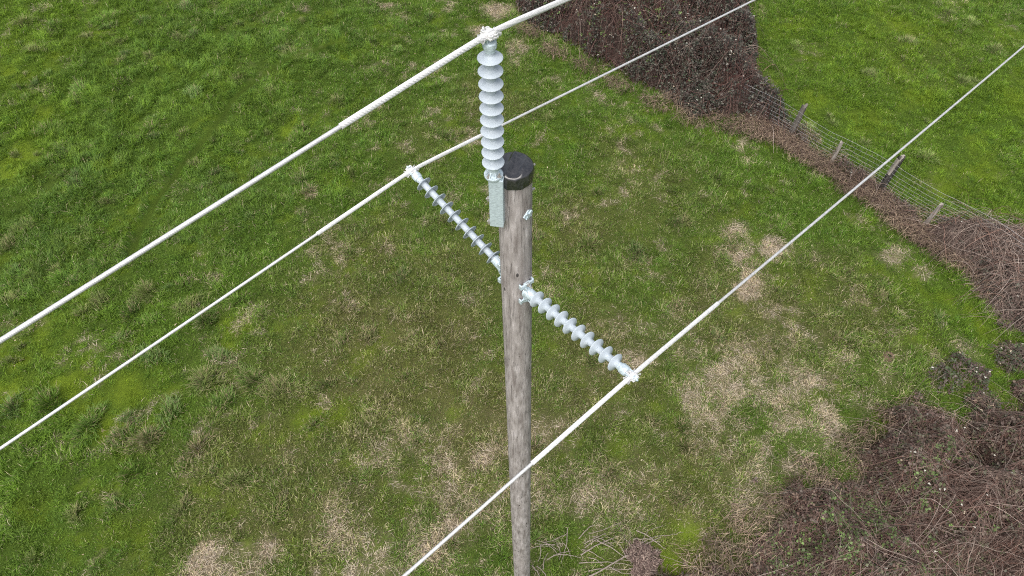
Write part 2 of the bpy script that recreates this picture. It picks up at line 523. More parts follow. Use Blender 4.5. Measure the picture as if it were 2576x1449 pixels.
# thickets: polygons of the ground they cover (front edges on the ground, far edges seen at crown height)
POLY_A = np.array([at(*p)[:2] for p in ((1150, -160), (1290, 10), (1345, 75), (1450, 130), (1530, 180), (1640, 235), (1700, 285), (1790, 300), (1880, 322), (1955, 318))]
                  + [at(px_, py_, 0.9)[:2] for px_, py_ in ((2005, 275), (1950, 215), (1930, 140), (1915, 60), (1900, 0), (1880, -140))])
POLY_B = np.array([at(*p)[:2] for p in ((1650, 1560), (1720, 1440), (1850, 1400), (1950, 1345), (1975, 1260), (2080, 1180), (2200, 1120), (2290, 1055), (2350, 1060), (2420, 1110), (2480, 1060), (2590, 985), (2720, 960), (2720, 1560))])
POLY_C = np.array([at(*p)[:2] for p in ((2330, 590), (2390, 660), (2440, 700), (2490, 770), (2530, 830), (2590, 870), (2720, 900), (2720, 620), (2600, 600), (2500, 590), (2420, 580))])


def poly_sd(x, y, P):
    """Signed distance, positive inside."""
    d = np.full(x.shape, 1e9); ins = np.zeros(x.shape, bool)
    for a, b_ in zip(P, np.roll(P, -1, 0)):
        ab = b_ - a
        t = np.clip(((x - a[0]) * ab[0] + (y - a[1]) * ab[1]) / (ab @ ab), 0, 1)
        d = np.minimum(d, np.hypot(x - a[0] - t * ab[0], y - a[1] - t * ab[1]))
        cr = ((a[1] > y) != (b_[1] > y)) & (x < (b_[0] - a[0]) * (y - a[1]) / (b_[1] - a[1] + 1e-12) + a[0])
        ins ^= cr
    return np.where(ins, d, -d)


def rag_sd(x, y, P, amp):
    return poly_sd(x, y, P) + amp * (fbm(x, y, 0.9, 150, 5) - 0.52)       # ragged margin


RAG = ((POLY_A, 1.1), (POLY_B, 2.6), (POLY_C, 1.8))


def in_thickets(x, y):
    m = np.full(x.shape, -9.0)
    for P, amp in RAG:
        m = np.maximum(m, rag_sd(x, y, P, amp))
    return m


# ------------------------------------------------------------------ grass
def blades(root, az, lean, length, width, col, tipcol, curl=0.5):
    """Curved three-triangle blades as one vertex and triangle array."""
    n = len(root)
    d = np.stack([np.cos(az), np.sin(az), np.zeros(n)], 1)
    side = np.stack([-np.sin(az), np.cos(az), np.zeros(n)], 1)
    up = np.array([0, 0, 1.0])
    l1, l2 = lean * (1 - curl), np.minimum(lean * (1 + curl), 1.75)
    mid = root + 0.5 * length[:, None] * (np.sin(l1)[:, None] * d + np.cos(l1)[:, None] * up)
    tip = mid + 0.5 * length[:, None] * (np.sin(l2)[:, None] * d + np.cos(l2)[:, None] * up)
    w = width[:, None] * 0.5
    V = np.stack([root - side * w, root + side * w, mid - side * w * 0.8, mid + side * w * 0.8, tip], 1).reshape(-1, 3)
    i = np.arange(n)[:, None] * 5
    T = np.concatenate([i + [0, 1, 3], i + [0, 3, 2], i + [2, 3, 4]], 1).reshape(-1, 3)
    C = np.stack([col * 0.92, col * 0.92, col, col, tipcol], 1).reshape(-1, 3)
    return V, T, C


def sample_field(n, pad=2.2):
    """Uniform points over the part of the field the camera and its neighbours can see."""
    y = rng.uniform(1.8, 31.5, int(n * 1.9)); x = rng.uniform(-27, 27, len(y))
    half = 8.9 + 0.50 * y + pad
    k = np.abs(x) < half
    return x[k][:n], y[k][:n]


NT = 130000
tx, ty = sample_field(NT)
keep = in_thickets(tx, ty) < 0.28 * rng.random(len(tx)) + 0.1
tx, ty = tx[keep], ty[keep]
st, mo, ol, lu = fields(tx, ty)
rd = rut_dist(tx, ty)
patch = fbm(tx, ty, 0.55, 101, 4)
clump = fbm(tx, ty, 0.28, 103, 2)
tl = 0.075 + 0.12 * sstep(0.32, 0.7, patch) + 0.07 * sstep(0.5, 0.8, clump) + 0.09 * lu * sstep(0.35, 0.6, patch)
tl *= (1 - 0.68 * mo) * (1 - 0.85 * np.exp(-(rd / 0.12) ** 4)) * (1 - 0.25 * st)
tl *= 0.9 * rng.uniform(0.7, 1.35, len(tx))
NBL = 14
idx = np.repeat(np.arange(len(tx)), NBL)
nb = len(idx)
spread = 0.05
rx = tx[idx] + rng.normal(0, spread, nb); ry = ty[idx] + rng.normal(0, spread, nb)
az = np.arctan2(ry - ty[idx], rx - tx[idx]) + rng.normal(0, 0.5, nb)
# drift: neighbouring blades comb the same way
comb = fbm(rx, ry, 0.8, 111, 3) * 4 * math.pi
az = np.where(rng.random(nb) < 0.35 + 0.3 * lu[idx], comb + rng.normal(0, 0.5, nb), az)
rdb = rut_dist(rx, ry)
az = np.where(rdb < 0.30, rut_dir(rx, ry) + rng.normal(0, 0.35, nb), az)
lean = np.clip(rng.normal(0.72, 0.25, nb) + 0.4 * st[idx], 0.15, 1.35)
ln = tl[idx] * rng.uniform(0.6, 1.35, nb)
ln = np.where(rdb < 0.085, 0.02, ln)
wd = rng.uniform(0.0065, 0.012, nb) * (1 + 0.2 * lu[idx])
tr = rng.random(len(tx)); br = rng.random(nb)
hue = fbm(tx, ty, 0.35, 121, 3)
col = lerp(np.tile((0.116, 0.212, 0.024), (nb, 1)), (0.120, 0.216, 0.052), (tr[idx] > 0.6) * (0.25 + 0.75 * lu[idx]) * 0.9)
col = lerp(col, (0.172, 0.196, 0.056), np.clip(ol[idx] * 0.9 + 0.9 * (hue[idx] - 0.5), 0, 1))
fr = np.clip(blobs(tx, ty, FRESH, 0.9, 8), 0, 1)
col = lerp(col, (0.160, 0.268, 0.022), fr[idx] * 0.85)
col = lerp(col, (0.165, 0.248, 0.016), np.clip(mo[idx] * 0.95, 0, 1))
col = lerp(col, (0.100, 0.210, 0.035), ((tr[idx] < 0.10) * 0.8))
pst = np.clip(0.06 - 0.05 * np.clip(blobs(tx, ty, FRESH, 0.9, 8), 0, 1)[idx] + 0.14 * ol[idx] - 0.045 * lu[idx] - 0.05 * mo[idx] + 0.80 * st[idx], 0, 0.85)
isd = (rng.random(nb) < pst).astype(float)
dryc = lerp(np.tile((0.48, 0.41, 0.25), (nb, 1)), (0.62, 0.52, 0.38), rng.random(nb))
dryc = lerp(dryc, (0.22, 0.16, 0.115), (rng.random(nb) < 0.25).astype(float))
col = lerp(col, dryc, isd * (0.75 + 0.25 * st[idx]))
col *= rng.uniform(0.65, 1.4, nb)[:, None] * (rng.uniform(0.75, 1.25, len(tx)) * (0.70 + 0.62 * clump))[idx][:, None]
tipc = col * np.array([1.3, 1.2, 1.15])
rz = ground_h(rx, ry) - 0.01
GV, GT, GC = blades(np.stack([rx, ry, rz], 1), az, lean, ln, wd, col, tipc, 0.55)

# rank tussocks standing above the sward
TUS = [(120, 330, .5), (490, 240, .4), (60, 60, .45), (270, 50, .55), (140, 70, .4), (360, 55, .35), (740, 140, .45), (850, 260, .35), (380, 330, .4), (750, 350, .4), (200, 230, .4), (90, 130, .35), (470, 20, .4),
       (130, 1020, .55), (230, 1075, .5), (310, 1100, .4), (30, 1030, .4), (370, 1110, .45), (520, 960, .5), (430, 1040, .4), (640, 960, .5), (700, 980, .45), (560, 1010, .4), (500, 1130, .4),
       (480, 770, .4), (520, 810, .45), (560, 900, .35), (370, 740, .45), (330, 790, .4), (390, 900, .4), (330, 905, .3), (210, 790, .3), (250, 760, .35), (600, 760, .35), (60, 580, .4), (20, 620, .35), (150, 700, .3),
       (880, 640, .3), (930, 850, .35), (860, 860, .3), (1010, 700, .3), (1350, 600, .3), (1290, 680, .3), (1480, 620, .45), (1600, 640, .4), (1180, 380, .3), (1100, 220, .35), (1000, 130, .3), (1240, 330, .3), (1120, 560, .3),
       (600, 1210, .35), (460, 1280, .3), (330, 1190, .35), (820, 970, .3), (1020, 950, .25), (700, 1280, .3), (2330, 400, .35), (2420, 210, .35), (2280, 110, .35), (2500, 130, .4), (2440, 60, .35), (2180, 190, .3), (2000, 120, .3), (1800, 450, .3), (2030, 330, .35), (1720, 560, .3)]
a_x, a_y = sample_field(900)
a_k = (rng.random(900) < 0.25) | (rng.random(900) < fields(a_x, a_y)[3] * 1.2)
a_x, a_y = a_x[a_k], a_y[a_k]
for q_x, q_y, q_d in zip(a_x, a_y, in_thickets(a_x, a_y)):
    if q_d < 0: TUS.append((q_x, q_y, rng.uniform(0.12, 0.3), 1))
parts = []
for t_ in TUS:
    if len(t_) == 3: cx, cy = at(t_[0], t_[1])[:2]
    else: cx, cy = t_[0], t_[1]
    R = t_[2]
    n_ = int(1700 * R * R + 190 * R + 20)
    a0 = rng.uniform(0, 2 * math.pi, n_)
    lob = 1 + 0.35 * np.sin(2 * a0 + rng.uniform(0, 6)) + 0.25 * np.sin(3 * a0 + rng.uniform(0, 6)) + 0.2 * np.sin(5 * a0 + rng.uniform(0, 6))
    rr = R * 0.72 * rng.random(n_) ** 0.6 * np.clip(lob, 0.25, 1.7)
    drift = rng.uniform(0, 6.28)
    e = rng.uniform(0.6, 1.5); rot = rng.uniform(0, 3.14)
    ox, oy = rr * np.cos(a0) * e, rr * np.sin(a0) / e
    x_, y_ = cx + ox * math.cos(rot) - oy * math.sin(rot), cy + ox * math.sin(rot) + oy * math.cos(rot)
    lean_ = np.clip(0.25 + 0.75 * rr / R + rng.normal(0, 0.2, n_), 0.05, 1.25)
    az_ = np.where(rng.random(n_) < 0.45, drift, np.arctan2(y_ - cy, x_ - cx)) + rng.normal(0, 0.5, n_)
    L_ = (0.13 + 0.36 * R) * rng.uniform(0.6, 1.3, n_) * (1.15 - 0.4 * rr / R)
    s4 = fields(np.array([cx]), np.array([cy]))
    base = np.array([(0.120, 0.205, 0.042), (0.125, 0.225, 0.034), (0.18, 0.23, 0.07), (0.128, 0.208, 0.058)][rng.integers(4)]) if cx < 7 or cy < 12 else np.array((0.20, 0.27, 0.085))
    base = base * (1 - 0.5 * s4[2]) + np.array((0.115, 0.13, 0.05)) * 0.5 * s4[2]
    c_ = np.tile(base * rng.uniform(0.85, 1.3) * (1.22 if len(t_) == 3 and t_[1] < 420 else 1), (n_, 1)) * rng.uniform(0.7, 1.4, n_)[:, None]
    dr = rng.random(n_) < (0.14 + 0.2 * s4[2][0] + 0.5 * s4[0][0])
    c_[dr] = np.array((0.36, 0.30, 0.18)) * rng.uniform(0.7, 1.2, (dr.sum(), 1))
    parts.append((x_, y_, az_, lean_, L_, c_))
X_, Y_, A_, L1, L2, C_ = (np.concatenate([p[k] for p in parts]) for k in range(6))
k = rut_dist(X_, Y_) > 0.22
X_, Y_, A_, L1, L2, C_ = X_[k], Y_[k], A_[k], L1[k], L2[k], C_[k]
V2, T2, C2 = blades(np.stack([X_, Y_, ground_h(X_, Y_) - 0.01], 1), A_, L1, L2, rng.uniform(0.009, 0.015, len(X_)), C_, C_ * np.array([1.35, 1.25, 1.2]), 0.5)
grass = raw_mesh("grass", np.concatenate([GV, V2]), np.concatenate([GT, T2 + len(GV)]), M_GRASS, np.concatenate([GC, C2]))
tag(grass, "rough green pasture grass in tufts across the field", "grass", kind="stuff")

# flattened straw lying on the bare patches
n_ = 140000
x_, y_ = sample_field(n_ * 4 // 1)
s_ = fields(x_, y_)[0]
k = (rng.random(len(x_)) < np.clip(s_ * 1.5 - 0.24, 0, 1)) & (in_thickets(x_, y_) < 0.2)
x_, y_ = x_[k], y_[k]
n_ = len(x_)
cc = lerp(np.tile((0.50, 0.42, 0.30), (n_, 1)), (0.64, 0.54, 0.43), rng.random(n_)) * rng.uniform(0.5, 1.25, (n_, 1))
V_, T_, C3 = blades(np.stack([x_, y_, ground_h(x_, y_) + rng.uniform(0, 0.035, n_)], 1),
                    fbm(x_, y_, 0.7, 131, 2) * 9 + rng.normal(0, 0.7, n_), rng.uniform(1.15, 1.55, n_), rng.uniform(0.06, 0.22, n_), rng.uniform(0.005, 0.009, n_), cc, cc * 1.1, 0.1)
dry = raw_mesh("dry_grass", V_, T_, M_DRY, C3)
tag(dry, "pale flattened straw lying in bare patches of the field", "dry grass", kind="stuff")

# scattered dead leaves
n_ = 900
x_, y_ = sample_field(n_)
w_ = np.clip(blobs(x_, y_, MOSS[:8], 0.5, 4) + 0.12 + blobs(x_, y_, [(2350, 1080, 2.5, .7), (2500, 950, 1.5, .7)], .5, 2), 0, 1)
k = rng.random(n_) < w_
x_, y_ = x_[k], y_[k]; n_ = len(x_)
cc = lerp(np.tile((0.34, 0.22, 0.15), (n_, 1)), (0.60, 0.52, 0.38), rng.random(n_) ** 1.5)
V_, T_, C3 = blades(np.stack([x_, y_, ground_h(x_, y_) + rng.uniform(0.03, 0.07, n_)], 1), rng.uniform(0, 6.28, n_), rng.uniform(1.2, 1.6, n_), rng.uniform(0.04, 0.085, n_), rng.uniform(0.02, 0.035, n_), cc, cc, 0.1)
lit = raw_mesh("fallen_leaves", V_, T_, M_LITTER, C3)
tag(lit, "small pale dead leaves scattered over the short grass", "leaves", kind="stuff")


# ------------------------------------------------------------------ brambles
def tubes(P, R, C):
    """P (n,k,3) centre lines, R (n,k) radii, C (n,3) colours -> triangular tubes."""
    n_, k_, _ = P.shape
    t = np.gradient(P, axis=1)
    t /= np.linalg.norm(t, axis=2, keepdims=True) + 1e-9
    ref = np.array([0.31, 0.17, 0.93])
    a = np.cross(t, ref); a /= np.linalg.norm(a, axis=2, keepdims=True) + 1e-9
    b_ = np.cross(t, a)
    th = np.array([0, 2.094, 4.189])
    V = P[:, :, None] + R[:, :, None, None] * (np.cos(th)[None, None, :, None] * a[:, :, None] + np.sin(th)[None, None, :, None] * b_[:, :, None])
    V = V.reshape(-1, 3)
    i = (np.arange(n_)[:, None] * k_ + np.arange(k_ - 1)[None]).reshape(-1, 1) * 3
    Q_ = []
    for s in range(3):
        s2 = (s + 1) % 3
        Q_.append(np.concatenate([i + s, i + s2, i + 3 + s2, i + 3 + s], 1))
    return V, np.concatenate(Q_), np.repeat(C, k_ * 3, 0)


def sample_poly(P, n_, amp=1.0):
    lo, hi = P.min(0) - 0.9, P.max(0) + 0.9
    x = rng.uniform(lo[0], hi[0], n_ * 6); y = rng.uniform(lo[1], hi[1], n_ * 6)
    sd = rag_sd(x, y, P, amp)
    k = sd > 0
    return x[k][:n_], y[k][:n_], sd[k][:n_]


def thicket(name, label, P, top, edge, n_cane, n_leaf, cane_cols, leaf_cols, seed, green_blobs=None, n_white=0, reach=1.6, bald=0.0, amp=1.0, mould=True, n_long=0, long_cols=((0.30, 0.22, 0.18), (0.22, 0.13, 0.10), (0.38, 0.31, 0.27))):
    root = empty(name, (float(P[:, 0].mean()), float(P[:, 1].mean()), 0))
    tag(root, label, "bramble")
    off = np.array(root.location)

    def crown(x, y, sd):
        return top * np.clip(sd / edge, 0, 1) ** 0.6 * (0.25 + 1.35 * sstep(0.2, 0.8, fbm(x, y, 1.3, seed, 3))) + 0.05

    # canes arching over one another
    x, y, sd = sample_poly(P, n_cane, amp)
    n_ = len(x)
    hh = crown(x, y, sd)
    az = rng.uniform(0, 2 * math.pi, n_)
    L = rng.uniform(0.5, 1.0, n_) * reach * (0.45 + 0.55 * np.clip(sd / edge, 0, 1))
    K = 8
    t = np.linspace(0, 1, K)[None]
    arch = rng.uniform(0.05, 0.45, n_)
    bend = rng.normal(0, 0.5, n_)
    a = az[:, None] + bend[:, None] * t
    dx = np.cumsum(np.cos(a) * L[:, None] / K, 1); dy = np.cumsum(np.sin(a) * L[:, None] / K, 1)
    px_, py_ = x[:, None] + dx - dx.mean(1, keepdims=True), y[:, None] + dy - dy.mean(1, keepdims=True)
    sdp = rag_sd(px_.ravel(), py_.ravel(), P, amp)
    hp = crown(px_.ravel(), py_.ravel(), sdp).reshape(px_.shape)
    up_ = rng.random(n_) < 0.72
    z = np.where(up_[:, None], hp * rng.uniform(0.6, 1.05, n_)[:, None] + arch[:, None] * np.sin(t * math.pi) * 0.6 - 0.1, hp * rng.uniform(0.2, 0.8, n_)[:, None])
    z = z + rng.normal(0, 0.02, z.shape)
    z = np.maximum(z, 0.02)
    Pn = np.stack([px_, py_, z], 2)
    rad = rng.uniform(0.0028, 0.0062, n_)[:, None] * np.linspace(1.1, 0.55, K)[None]
    cols = np.array(cane_cols)[rng.integers(len(cane_cols), size=n_)] * rng.uniform(0.6, 1.35, (n_, 1))
    V, Q_, C = tubes(Pn - off, rad, cols)
    if n_long:                                   # long pale runners arching over the top
        x, y, sd = sample_poly(P, n_long, amp)
        n_ = len(x)
        K = 12; t = np.linspace(0, 1, K)[None]
        a = rng.uniform(0, 6.28, n_)[:, None] + rng.normal(0, 0.55, n_)[:, None] * t
        L = rng.uniform(0.7, 1.9, n_) * min(1.0, reach / 1.4)
        px_ = x[:, None] + np.cumsum(np.cos(a) * L[:, None] / K, 1); py_ = y[:, None] + np.cumsum(np.sin(a) * L[:, None] / K, 1)
        h0 = crown(x, y, sd)
        hp = crown(px_.ravel(), py_.ravel(), rag_sd(px_.ravel(), py_.ravel(), P, amp)).reshape(px_.shape)
        z = np.maximum(h0[:, None] * (1 - t) + hp * t, hp * 0.9) + np.sin(t * math.pi) * rng.uniform(0.08, 0.4, n_)[:, None]
        rad = rng.uniform(0.0032, 0.0062, n_)[:, None] * np.linspace(1.1, 0.5, K)[None]
        cl_ = np.array(long_cols)[rng.integers(len(long_cols), size=n_)] * rng.uniform(0.7, 1.3, (n_, 1))
        V2_, Q2_, C2_ = tubes(np.stack([px_, py_, z], 2) - off, rad, cl_)
        V, Q_, C = np.concatenate([V, V2_]), np.concatenate([Q_, Q2_ + len(V)]), np.concatenate([C, C2_])
    raw_mesh("canes", V, Q_, M_BARK, C, root)
    # leaves in threes near the crown surface
    x, y, sd = sample_poly(P, n_leaf, amp)
    keep = rng.random(len(x)) < np.clip(0.35 + 1.3 * (fbm(x, y, 1.1, seed + 5, 3) - 0.40) * 3 - bald, 0.04, 1)
    x, y, sd = x[keep], y[keep], sd[keep]
    n_ = len(x)
    hh = crown(x, y, sd)
    z = hh * (1 - 0.55 * rng.random(n_) ** 1.6) + rng.normal(0, 0.03, n_)
    lc = np.array(leaf_cols)
    cols = lc[rng.integers(len(lc), size=n_)]
    if green_blobs:
        g_ = blobs(x, y, green_blobs, 0.5, seed)
        gsel = rng.random(n_) < g_
        cols[gsel] = np.array((0.10, 0.155, 0.045)) * rng.uniform(0.6, 1.5, (gsel.sum(), 1))
    cols = cols * rng.uniform(0.6, 1.4, (n_, 1))
    a0 = rng.uniform(0, 6.28, n_)
    Vs, Ts, Cs, o_ = [], [], [], 0
    for q in range(3):
        aq = a0 + q * 2.0 + rng.normal(0, 0.3, n_)
        l_ = rng.uniform(0.045, 0.095, n_); w_ = l_ * rng.uniform(0.6, 0.85, n_)
        tl_ = rng.normal(0.0, 0.45, n_)
        d = np.stack([np.cos(aq) * np.cos(tl_), np.sin(aq) * np.cos(tl_), np.sin(tl_)], 1)
        s_ = np.stack([-np.sin(aq), np.cos(aq), rng.normal(0, 0.4, n_)], 1)
        c0 = np.stack([x, y, np.maximum(z, 0.03)], 1) - off
        v = np.stack([c0 + d * 0.008, c0 + d * (l_ * 0.55)[:, None] - s_ * (w_ * 0.5)[:, None], c0 + d * l_[:, None], c0 + d * (l_ * 0.55)[:, None] + s_ * (w_ * 0.5)[:, None]], 1).reshape(-1, 3)
        Vs.append(v); Ts.append(np.arange(n_ * 4).reshape(-1, 4) + o_); o_ += n_ * 4
        Cs.append(np.repeat(cols * rng.uniform(0.8, 1.2, (n_, 1)), 4, 0))
    raw_mesh("leaves", np.concatenate(Vs), np.concatenate(Ts), M_LEAF, np.concatenate(Cs), root)
    if n_white:
        x, y, sd = sample_poly(P, n_white, amp)
        z = crown(x, y, sd) + rng.uniform(0.0, 0.06, len(x))
        n_ = len(x)
        cc = lerp(np.tile((0.62, 0.60, 0.52), (n_, 1)), (0.50, 0.42, 0.30), (rng.random(n_) < 0.3).astype(float))
        V, T, C = blades(np.stack([x, y, z], 1) - off, rng.uniform(0, 6.28, n_), rng.uniform(1.1, 1.7, n_), rng.uniform(0.035, 0.075, n_), rng.uniform(0.03, 0.05, n_), cc, cc, 0.1)
        raw_mesh("pale_leaves", V, T, M_LEAF, C, root)
    # dark litter the canes root in
    if not mould: return root
    gx_ = np.linspace(P[:, 0].min() - 0.3, P[:, 0].max() + 0.3, 90); gy_ = np.linspace(P[:, 1].min() - 0.3, P[:, 1].max() + 0.3, 90)
    A, B = np.meshgrid(gx_, gy_); A, B = A.ravel(), B.ravel()
    sd = rag_sd(A, B, P, amp) - 0.12
    zz = np.where(sd > 0.05, 0.42 * crown(A, B, np.maximum(sd, 0)) - 0.03, -0.12) + 0.12 * (fbm(A, B, 0.3, seed + 3, 3) - 0.5)
    cc = lerp(np.tile((0.035, 0.024, 0.021), (len(A), 1)), (0.075, 0.055, 0.045), fbm(A, B, 0.4, seed + 4, 4))
    i_ = np.arange(8100).reshape(90, 90)
    q_ = np.stack([i_[:-1, :-1], i_[:-1, 1:], i_[1:, 1:], i_[1:, :-1]], -1).reshape(-1, 4)
    q_ = q_[(sd[q_] > -0.05).all(1)]
    raw_mesh("leaf_mould", np.stack([A, B, zz], 1) - off, q_, M_GROUND, cc, root, smooth=True)
    return root


thicket("bramble_thicket", "tall dark bramble thicket with white specks above the fence end", POLY_A, 1.5, 1.3, 9500, 62000,
        [(0.075, 0.042, 0.038), (0.10, 0.058, 0.050), (0.13, 0.085, 0.07), (0.055, 0.035, 0.032), (0.22, 0.165, 0.14), (0.12, 0.052, 0.044)],
        [(0.050, 0.054, 0.040), (0.082, 0.080, 0.062), (0.072, 0.052, 0.045), (0.046, 0.060, 0.038), (0.105, 0.098, 0.080), (0.048, 0.040, 0.034)], 201,
        [(1560, 90, 1.8, .30), (1480, 60, 1.5, .25)], n_white=300, amp=1.1, n_long=420, long_cols=((0.20, 0.115, 0.095), (0.15, 0.08, 0.068), (0.26, 0.20, 0.165)))
thicket("bramble_thicket", "broad grey-brown bramble tangle with green leaves filling the lower right corner", POLY_B, 0.85, 1.1, 13500, 24000,
        [(0.15, 0.098, 0.082), (0.20, 0.14, 0.115), (0.11, 0.068, 0.057), (0.26, 0.195, 0.16), (0.17, 0.095, 0.075), (0.12, 0.078, 0.064)],
        [(0.11, 0.08, 0.064), (0.08, 0.076, 0.050), (0.085, 0.095, 0.045), (0.13, 0.082, 0.068), (0.10, 0.075, 0.058), (0.14, 0.10, 0.075)], 301,
        [(2200, 1340, .7, .75), (2080, 1400, .6, .75), (2300, 1430, .5, .7), (2380, 1290, .45, .6), (2270, 1250, .45, .6), (2000, 1440, .5, .7), (2350, 1200, .4, .5)], n_white=60, bald=0.05, amp=2.6, n_long=420, long_cols=((0.22, 0.165, 0.14), (0.17, 0.105, 0.085), (0.30, 0.24, 0.205)))
thicket("bramble_thicket", "low brown bramble bank under the right end of the wire fence", POLY_C, 0.55, 0.7, 3600, 3600,
        [(0.15, 0.11, 0.095), (0.22, 0.165, 0.14), (0.11, 0.075, 0.065), (0.30, 0.235, 0.195)],
        [(0.09, 0.072, 0.06), (0.07, 0.07, 0.05), (0.10, 0.068, 0.058)], 401, n_white=10, bald=0.3, amp=1.8, n_long=260)
POLY_F = np.array([at(*p)[:2] for p in ((1900, 300), (1960, 345), (2030, 395), (2110, 450), (2190, 500), (2270, 560), (2350, 620), (2372, 600), (2300, 545), (2220, 492), (2140, 436), (2060, 384), (1990, 335), (1930, 292))])
thicket("bramble_thicket", "thin strip of brown bramble twigs tangled along the middle of the wire fence", POLY_F, 0.5, 0.35, 1500, 1400,
        [(0.12, 0.08, 0.068), (0.18, 0.125, 0.10), (0.085, 0.052, 0.045), (0.26, 0.19, 0.15)],
        [(0.08, 0.06, 0.05), (0.06, 0.055, 0.042), (0.10, 0.066, 0.054)], 451, n_white=6, reach=0.9, amp=0.9, mould=False, n_long=110)
for px_, py_, r_, lab, sd_ in ((2420, 945, .75, "small dark bramble clump with pale leaves alone in the right grass", 511), (2490, 1020, .6, "thin brown bramble sprig clump just above the corner tangle", 523),
                               (2548, 900, .5, "small brown bramble clump at the right edge below the fence bank", 537)):
    c0 = at(px_, py_)[:2]
    ang = np.linspace(0, 2 * math.pi, 14, endpoint=False)
    rr = r_ * rng.uniform(0.65, 1.2, 14)
    thicket("bramble_clump", lab, np.stack([c0[0] + rr * np.cos(ang), c0[1] + rr * np.sin(ang) * 0.85], 1), 0.26, 0.4, 240, 330,
            [(0.15, 0.11, 0.095), (0.22, 0.165, 0.14), (0.12, 0.075, 0.07)], [(0.07, 0.08, 0.05), (0.09, 0.075, 0.06), (0.07, 0.10, 0.04), (0.10, 0.065, 0.06)], sd_, n_white=10, reach=0.9, amp=1.3, mould=False)

# ------------------------------------------------------------------ fence
FA, FB = at(1985, 350)[:2], at(2212, 480)[:2]
fd = (FB - FA) / np.linalg.norm(FB - FA)
fn = np.array([fd[1], -fd[0]])
if fn @ FA > 0: fn = -fn        # towards the camera
fence = empty("wire_fence", (FA[0], FA[1], 0))
tag(fence, "galvanised square mesh stock fence on mixed timber posts", "fence")
fo = np.array([FA[0], FA[1], 0])


def fp(s, h, o=0.0):
    p_ = FA + fd * s + fn * o
    return np.array([p_[0], p_[1], h]) - fo


mesh = MB()
SS = np.arange(-2.0, 7.3, 0.25)
wob = {float(s): 0.05 * math.sin(s * 1.9) + random.uniform(-0.012, 0.012) for s in SS}
hts = [0.12, 0.22, 0.32, 0.43, 0.55, 0.68, 0.83, 0.99, 1.15]


def sag(s):
    u = (s % 3.18) / 3.18
    return -0.035 * 4 * u * (1 - u) - 0.05 * max(0, s - 4.0) / 4


for h in hts:
    mesh.tube([fp(s, (h + sag(s) * h / 1.15), 0.07 + wob[float(s)] * (0.4 + 0.6 * h)) for s in SS], 0.0034 if h not in (0.12, 1.15) else 0.0042, 4)
for s in np.arange(-2.0, 7.0, 0.16):
    w_ = 0.05 * math.sin(s * 1.9)
    j = random.uniform(-0.015, 0.015)
    mesh.tube([fp(s + j * (1 - h), h + sag(s) * h / 1.15, 0.07 + w_ * (0.4 + 0.6 * h)) for h in hts], 0.0026, 4)
mesh.build("wire_mesh", M_FWIRE, fence)


def post(px_, py_, hgt, r, mat, label, lean=(0, 0), sq=False, seedv=0, topmat=None):
    b_ = at(px_, py_)
    rr = random.Random(seedv)
    m_ = MB()
    K, S = 9, 12
    vs, fs = [], []
    for k in range(K):
        z = hgt * k / (K - 1)
        for i in range(S):
            a = 2 * math.pi * i / S
            if sq:
                q = 1 / max(abs(math.cos(a)), abs(math.sin(a)))
                rad = r * (0.55 + 0.45 * q) * (1.25 if abs(math.cos(a)) > 0.7 else 0.85)
            else:
                rad = r * (1 + 0.13 * math.sin(3 * a + 1.1 * seedv) + 0.07 * math.sin(5 * a + z * 2))
            rad *= 1.06 - 0.12 * z / hgt + rr.uniform(-0.03, 0.03)
            zz = z + (0.05 * r / 0.07 * math.sin(2 * a + seedv) + (0 if sq else rr.uniform(-0.03, 0.03)) if k == K - 1 else 0)
            vs.append((b_[0] - fo[0] + lean[0] * z + rad * math.cos(a), b_[1] - fo[1] + lean[1] * z + rad * math.sin(a), zz - (0.2 if k == 0 else 0)))
    for k in range(K - 1):
        for i in range(S):
            j = (i + 1) % S
            fs.append((k * S + i, k * S + j, (k + 1) * S + j, (k + 1) * S + i))
    vs.append((b_[0] - fo[0] + lean[0] * hgt, b_[1] - fo[1] + lean[1] * hgt, hgt - 0.02))
    for i in range(S):
        fs.append(((K - 1) * S + i, (K - 1) * S + (i + 1) % S, len(vs) - 1))
    m_.add(vs, fs)
    if topmat:                                   # lichen-bleached head of the split post
        up = MB()
        for (ang_, hh_, rr_) in ((0.6, hgt + 0.05, r * 0.52), (3.5, hgt - 0.02, r * 0.58)):
            cxx, cyy = b_[0] - fo[0] + 0.055 * math.cos(ang_), b_[1] - fo[1] + 0.055 * math.sin(ang_)
            K2 = 6
            v2 = [(cxx + lean[0] * z + rr_ * (1.15 + 0.15 * math.sin(3 * a + hh_)) * math.cos(a), cyy + lean[1] * z + rr_ * (1.15 + 0.15 * math.sin(3 * a)) * math.sin(a), z + (0.02 * math.sin(2 * a) if k == K2 - 1 else 0))
                  for k, z in enumerate(np.linspace(hgt * 0.55, hh_, K2)) for a in np.linspace(0, 2 * math.pi, 10, endpoint=False)]
            f2 = [(k * 10 + i, k * 10 + (i + 1) % 10, k * 10 + 10 + (i + 1) % 10, k * 10 + 10 + i) for k in range(K2 - 1) for i in range(10)] + [tuple(range(50, 60)), tuple(range(10))[::-1]]
            up.add(v2, f2)
    o = m_.build("post", mat, fence, smooth=True, sharp=50)
    if topmat:
        up.build("post_head", topmat, o, sharp=50)
    if label: o["label"] = label
    return o


